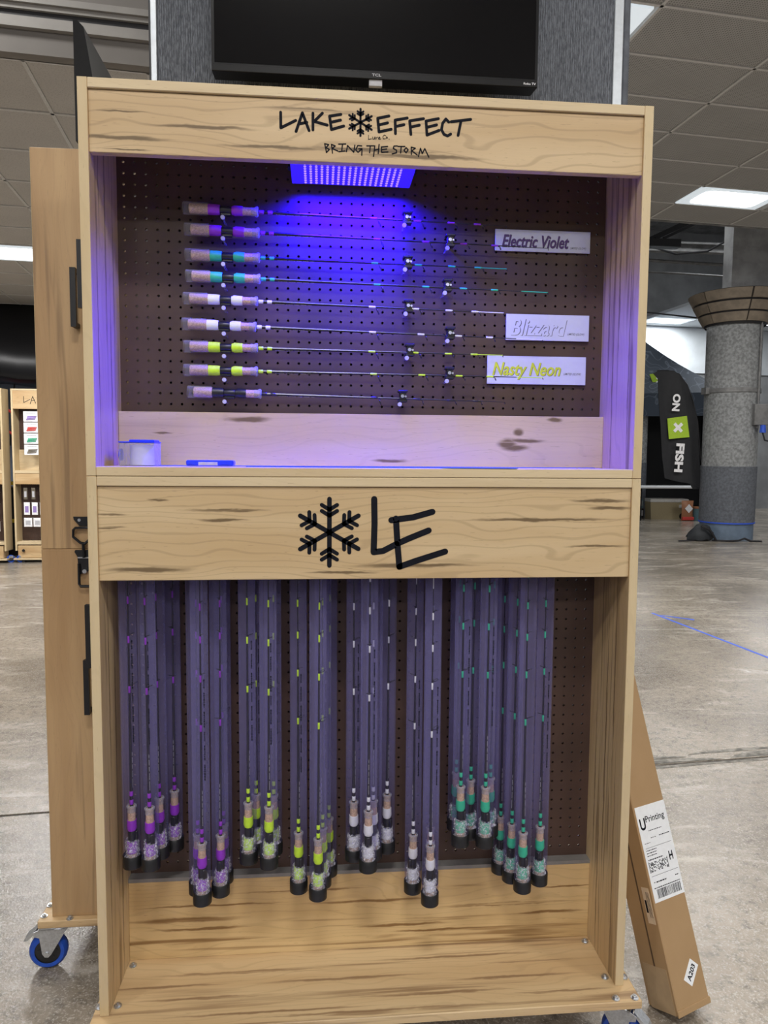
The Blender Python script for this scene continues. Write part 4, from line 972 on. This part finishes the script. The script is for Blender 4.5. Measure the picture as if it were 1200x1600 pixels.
# ================================================================== CARDBOARD BOX
def rot(a, b, c): return Matrix.Rotation(a, 3, 'Z') @ Matrix.Rotation(b, 3, 'X') @ Matrix.Rotation(c, 3, 'Y')
t = thing('cardboard_box', 'long brown cardboard box leaning beside the right of the cases', 'box', (54.34, 1.26, -4.67))
t.rotation_euler = rot(0.40, -0.35, 0).to_euler()
BWd, BD, BL = 4.53, 3.92, 33.0
MB().cbox(0, BWd, 0, BD, 0, BL, .09).build('carton', 'cardboard', t)
MB().box(-.012, .02, 1.75, 1.95, 4.0, BL).build('flap_gap', 'cardboard_dark', t)
MB().box(-.02, .05, .35, 3.5, -.02, 4.1).box(.05, .9, .35, 3.5, -.03, .03).build('packing_tape', 'cardboard_tape', t)
MB().cbox(-.06, BWd+.06, -.07, .12, -.08, .5, .03).build('bottom_flap', 'cardboard', t)
lb = MB().box(.18, BWd-.05, -.025, .0, 10.2, 19.3).build('shipping_label', 'paper', t, label='white shipping label')
ft = lambda u, v: (u, -.03, v)
MB().text('Printing', 1.3, 17.45, 2.75, .82, ft, 0, .012).build('label_name', 'ink', lb)
MB().text('U', .42, 17.0, .8, 1.15, ft, 0, .03).build('label_initial', 'ink', lb)
mb = MB(); random.seed(21); mb.text('H', 3.45, 13.55, .55, .85, ft, 0, .03)
for (z, x0, x1, th) in ((16.8, 1.4, 3.3, .07), (16.1, 1.5, 2.3, .06), (16.1, 2.7, 4.2, .09), (15.7, .5, 1.3, .05), (15.25, .5, 4.2, .03), (15.0, .5, 2.0, .08), (14.75, .5, 1.9, .08), (14.5, .5, 1.9, .08), (14.1, .5, 2.6, .1), (12.6, .5, 4.3, .03), (12.0, .6, .8, .06), (11.95, .95, 2.4, .12), (12.0, 3.7, 4.2, .1), (11.45, .5, 4.2, .09)):
    x = x0
    while x < x1:
        l = random.uniform(.08, .3) if th > .04 else x1-x0
        mb.box(x, min(x+l, x1), -.031, -.027, z, z+th); x += l+.06
x = .75
while x < 4.1:
    l = random.choice((.04, .06, .1)); mb.box(x, x+l, -.031, -.027, 10.5, 11.35); x += l+random.choice((.04, .06, .09))
mb.build('label_print', 'ink', lb)
mb = MB()
for i in range(22):
    for j in range(8):
        if random.random() < .5: mb.box(.55+i*.115, .55+i*.115+.1, -.031, -.027, 13.0+j*.115, 13.1+j*.115)
mb.box(.42, .5, -.031, -.027, 12.95, 14.0).box(3.08, 3.14, -.031, -.027, 12.95, 14.0)
mb.build('label_code', 'ink', lb)
ms = MB()
def rb(u, v, cx=2.85, cz=3.15, a=math.radians(47)): return (cx+u*math.cos(a)-v*math.sin(a), cz+u*math.sin(a)+v*math.cos(a))
st = MB().prism([rb(-1.05, -.62), rb(1.05, -.62), rb(1.05, .62), rb(-1.05, .62)], lambda u, v: (u, 0, v), lambda u, v: (u, -.025, v)).build('lot_sticker', 'paper', t, label='white A203 sticker')
MB().text('A203', -.8, -.28, 1.6, .56, lambda u, v: (rb(u, v)[0], -.03, rb(u, v)[1]), 0, .03).build('sticker_print', 'ink', st)
s2 = MB().box(-.03, .0, .35, 1.3, 8.2, 11.6).build('side_sticker', 'paper_tan', t, label='small tan sticker')
mb = MB()
for z in (10.4, 10.1): mb.box(-.036, -.03, .95, 1.2, z-.9, z)
for y in (.5, .65, .8): mb.box(-.036, -.03, y, y+.05, 8.8, 11.2)
mb.build('sticker_print', 'ink', s2)

# ================================================================== FLOOR TAPE
mb = MB()
a = Vector((138.5, 184, 0)); b = Vector((152, 60, 0)); d = (b-a).normalized(); n = Vector((-d.y, d.x, 0))*.5
mb.prism([tuple((a-n)[:2]), tuple((b-n)[:2]), tuple((b+n)[:2]), tuple((a+n)[:2])][::1], lambda u, v: (u, v, -6), lambda u, v: (u, v, -5.95))
mb.prism([(139.5, 180), (140.5, 180), (148.5, 173), (147.8, 172)][::1], lambda u, v: (u, v, -6), lambda u, v: (u, v, -5.9))
tag(mb.build('floor_tape', 'blue_tape'), 'blue tape line stuck on the concrete floor at right', 'tape')

# ================================================================== RIGHT BACKGROUND
t = thing('feather_flag', 'black feather flag reading ON X FISH with a green square', 'flag', (290.6, 424, -6))
def fl(u, v): return (u-290.6, 0.0, v+6)
edge = [(287.7, 28.0), (279.3, 31.6), (267.5, 33.6), (259.2, 35.6), (257.2, 51.0), (254.8, 71.7), (253.0, 92.4), (252.1, 104.3), (248.3, 107.7), (252.8, 110.0), (259.7, 110.1), (267.2, 108.0), (274.0, 101.1), (278.7, 90.1), (282.6, 75.1), (285.5, 51.4)]
mb = MB(); n = len(edge); cxm, czm = 270, 70
def wav(u, v): return 1.2*math.sin(u*.35+v*.05)+.6*math.sin(v*.15)
vs = []; fs = []
for ring in (1.0, .75, .5, .25):
    for (u, v) in edge:
        # shrink towards a spine so the cloth follows the banner's bend
        sx = 271-(v-70)*.16; uu = sx+(u-sx)*ring; vs.append((uu-290.6, wav(uu, v)-.3, v+6))
for k in range(3):
    for q in range(n): fs.append((k*n+q, k*n+(q+1) % n, (k+1)*n+(q+1) % n, (k+1)*n+q))
fs.append(tuple(3*n+q for q in range(n)))
mb.add(vs, fs); m2 = [(x, y+.5, z) for x, y, z in vs]; mb.add(m2, [f[::-1] for f in fs]); mb.build('banner', 'flag_cloth', t, smooth=True)
MB().tube([(0, 1.2, 0), (-.3, 1.2, 30), (-1, 1.2, 45), (-4.5, 1.2, 57.4), (-7.5, 1.2, 81), (-11.6, 1.2, 96), (-16.4, 1.2, 107), (-23, 1.2, 114), (-30.5, 1.2, 116.2), (-38, 1.2, 116)], .55, 6).build('pole', 'black_metal', t, smooth=True)
ang = math.radians(-97+5)
def vt(cu, cv, a=math.radians(-93)):
    return lambda u, v: (cu+u*math.cos(a)-v*math.sin(a)-290.6, -2.2, cv+u*math.sin(a)+v*math.cos(a)+6)
sq = MB().prism([(259.5, 77.0), (273.5, 79.0), (276.0, 64.3), (261.2, 62.8)][::-1], lambda u, v: (u-290.6, -1.6, v+6), lambda u, v: (u-290.6, -2.0, v+6)).build('green_square', 'green_print', t, label='lime green square')
MB().text('ON', 0, 0, 11.8, 5.6, vt(262.9, 94.1), 0, .045).build('letters', 'print_white', t)
MB().text('FISH', 0, 0, 20.0, 6.2, vt(266.6, 60.0), 0, .045).build('letters', 'print_white', t)
mb = MB()
for s in (1, -1):
    a = math.radians(45*s); c = (267.4, 70.8); l, w = 3.9, 1.05
    pts = [(c[0]+u*math.cos(a)-v*math.sin(a), c[1]+u*math.sin(a)+v*math.cos(a)) for u, v in ((-l, -w), (l, -w), (l, w), (-l, w))]
    mb.prism(pts, lambda u, v: (u-290.6, -2.0, v+6), lambda u, v: (u-290.6, -2.3-.02*s, v+6))
mb.build('cross_mark', 'print_white', sq)
MB().tube([(-8, 0, .6), (0, 0, 1.2), (9, -2, .6)], .5, 6).tube([(0, -8, .6), (0, 0, 1.2), (2, 9, .6)], .5, 6).build('foot', 'black_metal', t, smooth=True)

t = thing('backpack', 'slumped black backpack on the floor beside the column foot', 'bag', (276.0, 403, -6))
mb = MB(); random.seed(9); prof = [(6.0, 0), (8.2, 1.2), (8.4, 3), (7.6, 5.5), (6.2, 7.5), (5.0, 9.2), (3.2, 10.6), (1.0, 11.2)]
vs = []; fs = []; n = 18
for i, (r, z) in enumerate(prof):
    for k in range(n):
        a = 2*math.pi*k/n; q = r*(1+random.uniform(-.12, .12)); vs.append((q*math.cos(a)*1.05+z*.15, q*math.sin(a)*.75, z+(random.uniform(-.7, .7) if 0 < i < 7 else 0)))
for i in range(len(prof)-1):
    for k in range(n): fs.append((i*n+k, i*n+(k+1) % n, (i+1)*n+(k+1) % n, (i+1)*n+k))
fs += [tuple(range(n))[::-1], tuple((len(prof)-1)*n+k for k in range(n))]
mb.add(vs, fs); mb.build('bag_body', 'bag_cloth', t, smooth=True)
MB().tube([(-2, -5.0, 10.2), (3, -7, 8), (6, -6.5, 4), (8, -6, 1)], .8, 6).build('strap', 'black_satin', t, smooth=True)
MB().tube([(6, -5, .6), (14, -8, .5), (22, -9, .8), (27, -8, 2.2), (31, -9, .5), (38, -10, .4)], .7, 6).tube([(-6, -4, .5), (-12, -6, .5), (-18, -6, .4)], .6, 6).build('loose_strap', 'black_satin', t, smooth=True)

t = thing('canopy_tent', 'dark canopy tent with contour print roof behind the feather flag', 'tent', (330, 590, -6))
# roof: peak at left, eaves; valance; dark rear curtain
apex = (-52, 66, 196); A = (-130, 0, 112); B = (78, 0, 118); C2 = (78, 92, 118); D2 = (-130, 92, 112)
mb = MB(); mb.add([apex, A, B, C2, D2], [(0, 1, 2), (0, 2, 3), (0, 3, 4), (0, 4, 1)])
def lerp(a, b, t): return tuple(x+(y-x)*t for x, y in zip(a, b))
apex = (-40, 45, 205)
mb = MB(); N = 10
for (P0, P1) in ((A, B), (B, C2), (C2, D2), (D2, A)):
    vs = []; fs = []
    for i in range(N+1):
        for j in range(N+1):
            s, q = i/N, j/N; e = lerp(P0, P1, s); x = lerp(e, apex, q); sag = -9*math.sin(math.pi*q)*(1-.3*q)
            vs.append((x[0], x[1], x[2]+sag))
    for i in range(N):
        for j in range(N): fs.append((i*(N+1)+j, (i+1)*(N+1)+j, (i+1)*(N+1)+j+1, i*(N+1)+j+1))
    mb.add(vs, fs)
mb.build('roof', 'tent_print', t, smooth=True)
MB().prism([(-130, 112), (78, 118), (78, 96), (-130, 92)][::-1], lambda u, v: (u, .4, v), lambda u, v: (u, -.1, v)).build('valance', 'tent_print', t)
MB().box(-130, 78, 88, 89, 0, 116).build('rear_curtain', 'tent_dark', t)
MB().box(78, 79, 0, 92, 0, 116).build('side_curtain', 'tent_dark', t); MB().box(-131, -130, 0, 92, 0, 112).build('side_curtain', 'tent_dark', t)
for x in (-129, 77): MB().box(x-1, x+1, -1, 1, 0, 112).build('leg', 'black_metal', t)
MB().prism([(-2.5, 134), (10.0, 136), (10.0, 121), (3.0, 121)][::-1], lambda u, v: (u, 8.0-(v-118)*.0, v), lambda u, v: (u, 7.5, v)).build('roof_badge', 'green_print', t, label='lime green badge')
mb = MB()
for s in (1, -1):
    a = math.radians(40*s); c = (7.5, 128.5); l, w = 4.2, .9
    pts = [(c[0]+u*math.cos(a)-v*math.sin(a), c[1]+u*math.sin(a)+v*math.cos(a)) for u, v in ((-l, -w), (l, -w), (l, w), (-l, w))]
    mb.prism(pts, lambda u, v: (u, 7.5, v), lambda u, v: (u, 7.3-.02*s, v))
mb.build('badge_mark', 'print_white', t)
t = thing('back_banner', 'black banner reading FISH behind the folding table', 'banner', (330, 640, -6))
MB().cbox(-40, 74, 0, 1, 6, 100, .2).build('cloth', 'tent_dark', t)
MB().text('FISH', 44, 41, 33, 7.2, lambda u, v: (u, -.1, v), 0, .03).build('letters', 'print_grey', t)
MB().box(-38, -36, 0, 6, 0, 8).box(70, 72, 0, 6, 0, 8).build('foot', 'black_metal', t)

t = thing('folding_table', 'grey-topped folding table behind the feather flag', 'table', (340, 566, -6), 0.02)
MB().cbox(-44, 46, -13, 13, 28.5, 30.4, .5).build('tabletop', 'white_plastic', t)
for x in (-36, 38):
    for y in (-10, 10): MB().tube([(x, y, 0), (x, y, 28.5)], .6, 6).build('leg', 'black_metal', t)
MB().box(-36, -35, -10, 10, 9, 10).box(37, 38, -10, 10, 9, 10).build('stretcher', 'black_metal', t)
t = thing('cooler', 'tan hard cooler with pale lid under the folding table', 'cooler', (318, 566, -6))
t.rotation_euler = (0, 0, -.12)
MB().prism([(0.8, 0), (33.2, 0), (34, 15.5), (0, 15.5)], lambda u, v: (u, 16, v), lambda u, v: (u, 0, v)).build('tub', 'cooler_tan', t)
MB().cbox(-.3, 34.3, -.4, 16.4, 15.5, 18.6, .5).build('lid', 'cooler_lid', t)
MB().cyl((29, -.6, 3), (29, .5, 3), 3.0, n=16).build('wheel', 'black_plastic', t)
MB().cbox(25.5, 31.5, -.8, .2, 10.5, 13.5, .2).build('latch', 'cooler_lid', t)
t = thing('snack_bag', 'brown and red snack bag standing by the cooler', 'bag', (344.5, 550, -6))
mb = MB(); vs = []; fs = []
for i in range(9):
    z = 18*i/8; th = 2.6*math.sin(math.pi*min(1, (i+.6)/8.6))+.15; w = 5.6-.5*math.sin(math.pi*i/8)
    for (x, y) in ((-w, 0), (-w*.5, -th), (w*.5, -th), (w, 0), (w*.5, th), (-w*.5, th)): vs.append((x, y, z))
for i in range(8):
    for k in range(6): fs.append((i*6+k, i*6+(k+1) % 6, (i+1)*6+(k+1) % 6, (i+1)*6+k))
fs += [tuple(range(6))[::-1], tuple(48+k for k in range(6))]
mb.add(vs, fs).build('pouch', 'snack_brown', t, smooth=True)
MB().prism([(-3.6, 11), (0, 7.2), (3.6, 11), (0, 15)], lambda u, v: (u, -2.5, v), lambda u, v: (u, -3.1, v)).build('badge', 'print_white', t)
MB().cbox(-5.3, 5.3, -2.5, -1.0, .8, 3.6, .2).build('red_band', 'lure_red', t)
t = thing('tub', 'dark teal tub with sticks beside the snack bag', 'tub', (357, 552, -6))
MB().lathe([(5.6, 0), (6.4, 11)], 16).build('bucket', 'tub_teal', t, smooth=True)
MB().lathe([(6.6, 11), (6.6, 12.4)], 16).build('rim', 'snack_brown', t, smooth=True)
MB().tube([(-1, 0, 10), (5, -2, 22)], .7, 6).tube([(-3, -2, 8), (3, -3, 18)], .6, 6).build('sticks', 'pipe_grey', t)
t = thing('stacked_cartons', 'white labelled cartons stacked at the table end behind the case', 'cartons', (305.2, 581, -6))
for k in range(3): MB().cbox(-1.2*k, 14-1.2*k, 0, 12, .1+9*k, 8.6+9*k, .2).build('carton', 'black_satin' if k != 1 else 'tub_teal', t)
for k in range(3): MB().box(5-k, 13-k, -.1, 0, 2+9*k, 7+9*k).build('carton_label', 'print_grey', t)
t = thing('narrow_post', 'two-tone grey stucco post behind the folding table', 'post', (322, 606, -6))
MB().lathe([(9, 0), (9, 51)], 24).build('lower_shaft', 'stucco_dark', t, smooth=True); MB().lathe([(8.7, 51), (8.7, 110)], 24).build('upper_shaft', 'stucco_light', t, smooth=True)

# ================================================================== LEFT BACKGROUND
def far_case(x, y, label, rz=0.0, packs=True, letters=True):
    t = thing('far_display_case', label, 'display case', (x, y, 0), rz, 'far display cases')
    w = 26.0
    for x0 in (0, w-.9): MB().cbox(x0, x0+.9, 0, 8, 0, 82, .05).build('side_panel', 'wood_edge_v', t)
    f = MB().cbox(.9, w-.9, .2, 1, 72, 81.5, .05).build('fascia_board', 'wood_h', t)
    MB().cbox(.9, w-.9, 0, 8, 81.2, 82, .05).build('top_board', 'wood_edge_h', t)
    pegboard(.9, w-.9, 50, 81, .5, .5, 7.2).build('pegboard', 'pegboard', t)
    pegboard(.9, w-.9, 4, 40, .5, .5, 7.2).build('pegboard', 'pegboard', t)
    MB().cbox(.9, w-.9, 6, 7, 41, 51.5, .05).build('kick_board', 'wood_edge_h', t)
    MB().cbox(.9, w-.9, 0, 8, 39.6, 41, .05).build('shelf', 'wood_edge_h', t)
    MB().cbox(.9, w-.9, .2, 1, 34, 39.5, .05).build('lower_fascia', 'wood_h', t)
    MB().cbox(.9, w-.9, 0, 8, 3.2, 4.6, .05).build('bottom_board', 'wood_edge_h', t)
    d = MB().cbox(1.4, w-1.4, -.2, 6, -3.6, 2.6, .06).build('drawer', 'wood_h', t)
    MB().lathe([(.55, 0), (.75, .5), (.6, .9)], 12).build('knob', 'black_plastic', d, (4.2, -.25, .2)).rotation_euler = (math.pi/2, 0, 0)
    MB().cbox(-.6, w+.6, -1.2, 9, -4.6, -3.8, .05).build('platform', 'wood_edge_h', t)
    MB().cyl((w/2-9, 0, -6), (w/2-9, 0, -4.6), .9, n=8).build('wheel_block', 'black_plastic', t)
    if letters:
        L = [[(x_-T-9.5, z_) for x_, z_ in s] for s in LE[:3]]
        L = [[((u-5.8)*2.5+6, 74.6+(v-76.5)*2.5) for u, v in s] for s in L]
        MB().strokes(L, .28, lambda u, v: (u, .22, v), lambda u, v: (u, .16, v)).build('lettering', 'ink', f)
    return t
fc = far_case(-135.6, 318, 'distant wooden display case with lure packs, nearest the left cases')
fc2 = far_case(-165.2, 316, 'distant wooden display case cut off by the left picture edge', 0.0, letters=False)
for c in fc2.children: pass
for (wx, s) in ((-3.0, 0), (1.0, 1), (4.2, 2)):
    pass
def blue_caster(x, y, lab):
    t = thing('blue_caster', lab, 'caster', (x, y, -6), 0.6, 'blue casters under the far cases')
    w = MB(); n = 18; vs = []; fs = []
    for (r, q) in ((1.2, -.6), (1.9, -.6), (1.9, .6), (1.2, .6)):
        for k in range(n):
            a = 2*math.pi*k/n; vs.append((r*math.cos(a), q, 1.9+r*math.sin(a)))
    for i in range(3):
        for k in range(n): fs.append((i*n+k, i*n+(k+1) % n, (i+1)*n+(k+1) % n, (i+1)*n+k))
    w.add(vs, fs).build('tyre', 'blue_rubber', t); MB().cbox(-1, 1, -.9, .9, 2.2, 3.4, .1).build('fork', 'zinc', t)
    MB().box(-1.3, 1.3, -1.0, 1.0, 1.32, 1.36).build('axle_plate', 'zinc', t)
blue_caster(-138.2, 318.5, 'blue caster between the two far cases, left one'); blue_caster(-133.4, 318.5, 'blue caster below the far case with lure packs')
def pack(x, y, z, w, h, mat, lab, kind='lure'):
    t = thing('lure_pack', lab, 'lure pack', (x, y, z), group='lure packs on the far cases')
    MB().cbox(-w/2, w/2, 0, .5, 0, h, .12).build('card', 'print_white' if kind != 'dark' else 'lure_brown', t)
    if kind == 'lure':
        mb = MB()
        for k in range(3): mb.cyl((-w*.3+.3*k, -.05, h*.22+k*.7), (w*.28+.3*k, -.05, h*.26+k*.7), .38, .25, n=8)
        mb.build('lures', mat, t, smooth=True)
        MB().box(-w*.3, w*.3, -.02, 0, h*.78, h*.86).build('header_print', 'print_grey', t)
    else:
        MB().box(-w*.3, w*.3, -.03, 0, h*.2, h*.7).build('print_block', mat, t)
    MB().cyl((0, .5, h-.4), (0, 7.0, h-.4), .12, n=6).build('hook', 'zinc', t)
for k, (m, n) in enumerate((('lure_purple', 'purple'), ('lure_red', 'red'), ('lure_green', 'green'), ('lure_brown', 'brown'))):
    pack(-126.2, 318.6, 65.6-k*5.6, 7.6, 5.2, m, 'white pack of %s lures on the far case' % n)
for k in range(3):
    o = ['left', 'middle', 'right'][k]
    pack(-130.1+k*3.9, 318.6, 26.2, 1.9, 6.0, 'print_grey', 'dark slim pack, %s of the top row on the far lower board' % o, 'dark')
    pack(-129.6+k*3.9, 318.6, 18.3, 2.9, 6.4, 'lure_purple', 'pale blue pack, %s of the middle row on the far lower board' % o, 'card')
    pack(-129.2+k*4.6, 318.6, 12.2, 4.0, 4.6, 'print_grey', 'white pouch, %s of the bottom row on the far lower board' % o, 'card')
for k, z in enumerate((25, 19, 10)): pack(-144.3, 316.6, z, 4.2, 5.0, 'lure_purple', 'white pack on the cut-off far case, %s' % ['upper', 'middle', 'lower'][k], 'card')
# dark canopy hanging over the far cases
t = thing('dark_canopy', 'glossy black canopy above the far display cases', 'canopy', (-150, 338, -6))
mb = MB(); vs = []; fs = []; n = 12
prof = [(20, 138), (14, 132), (6, 121), (1.5, 110), (0, 101), (1.5, 96), (5, 94.2), (30, 93.5)]
for (y, z) in prof:
    for k in range(n+1):
        x = -60+105*k/n; vs.append((x, y, z-x*.035+1.0*math.sin(k*1.3)*(1 if 90 < z < 125 else .2)))
for i in range(len(prof)-1):
    for k in range(n): fs.append((i*(n+1)+k, i*(n+1)+k+1, (i+1)*(n+1)+k+1, (i+1)*(n+1)+k))
mb.add(vs, fs).build('cover', 'tv_shell', t, smooth=True)
MB().box(-58, -56, 22, 24, 0, 132).build('leg', 'black_metal', t); MB().box(42, 44, 22, 24, 0, 132).build('leg', 'black_metal', t)
MB().tube([(-6, 28, 60), (-1, 24, 95)], .5, 6).tube([(-10, 30, 62), (-6, 25, 80)], .5, 6).build('brace', 'black_metal', t, smooth=True)
# red railing and steps between the far cases
t = thing('stair_railing', 'red railing and black steps with yellow edges between the far cases', 'stairs', (-148, 345, -6))
MB().box(-14, 14, 0, 18, 0, 37).build('step_block', 'black_satin', t)
for z in (18.0, 38.4): MB().cbox(-14, 14, -1.5, 1, z, z+1.9, .2).build('step_edge', 'yellow_paint', t)
mb = MB()
for k in range(2): mb.tube([(-14, 18, 84-12*k), (14, 18, 66-12*k)], .8, 6)
for x in (-8, 0, 8): mb.tube([(x, 18, 38), (x, 18, 75-x*.6)], .6, 6)
mb.build('railing', 'red_paint', t, smooth=True)
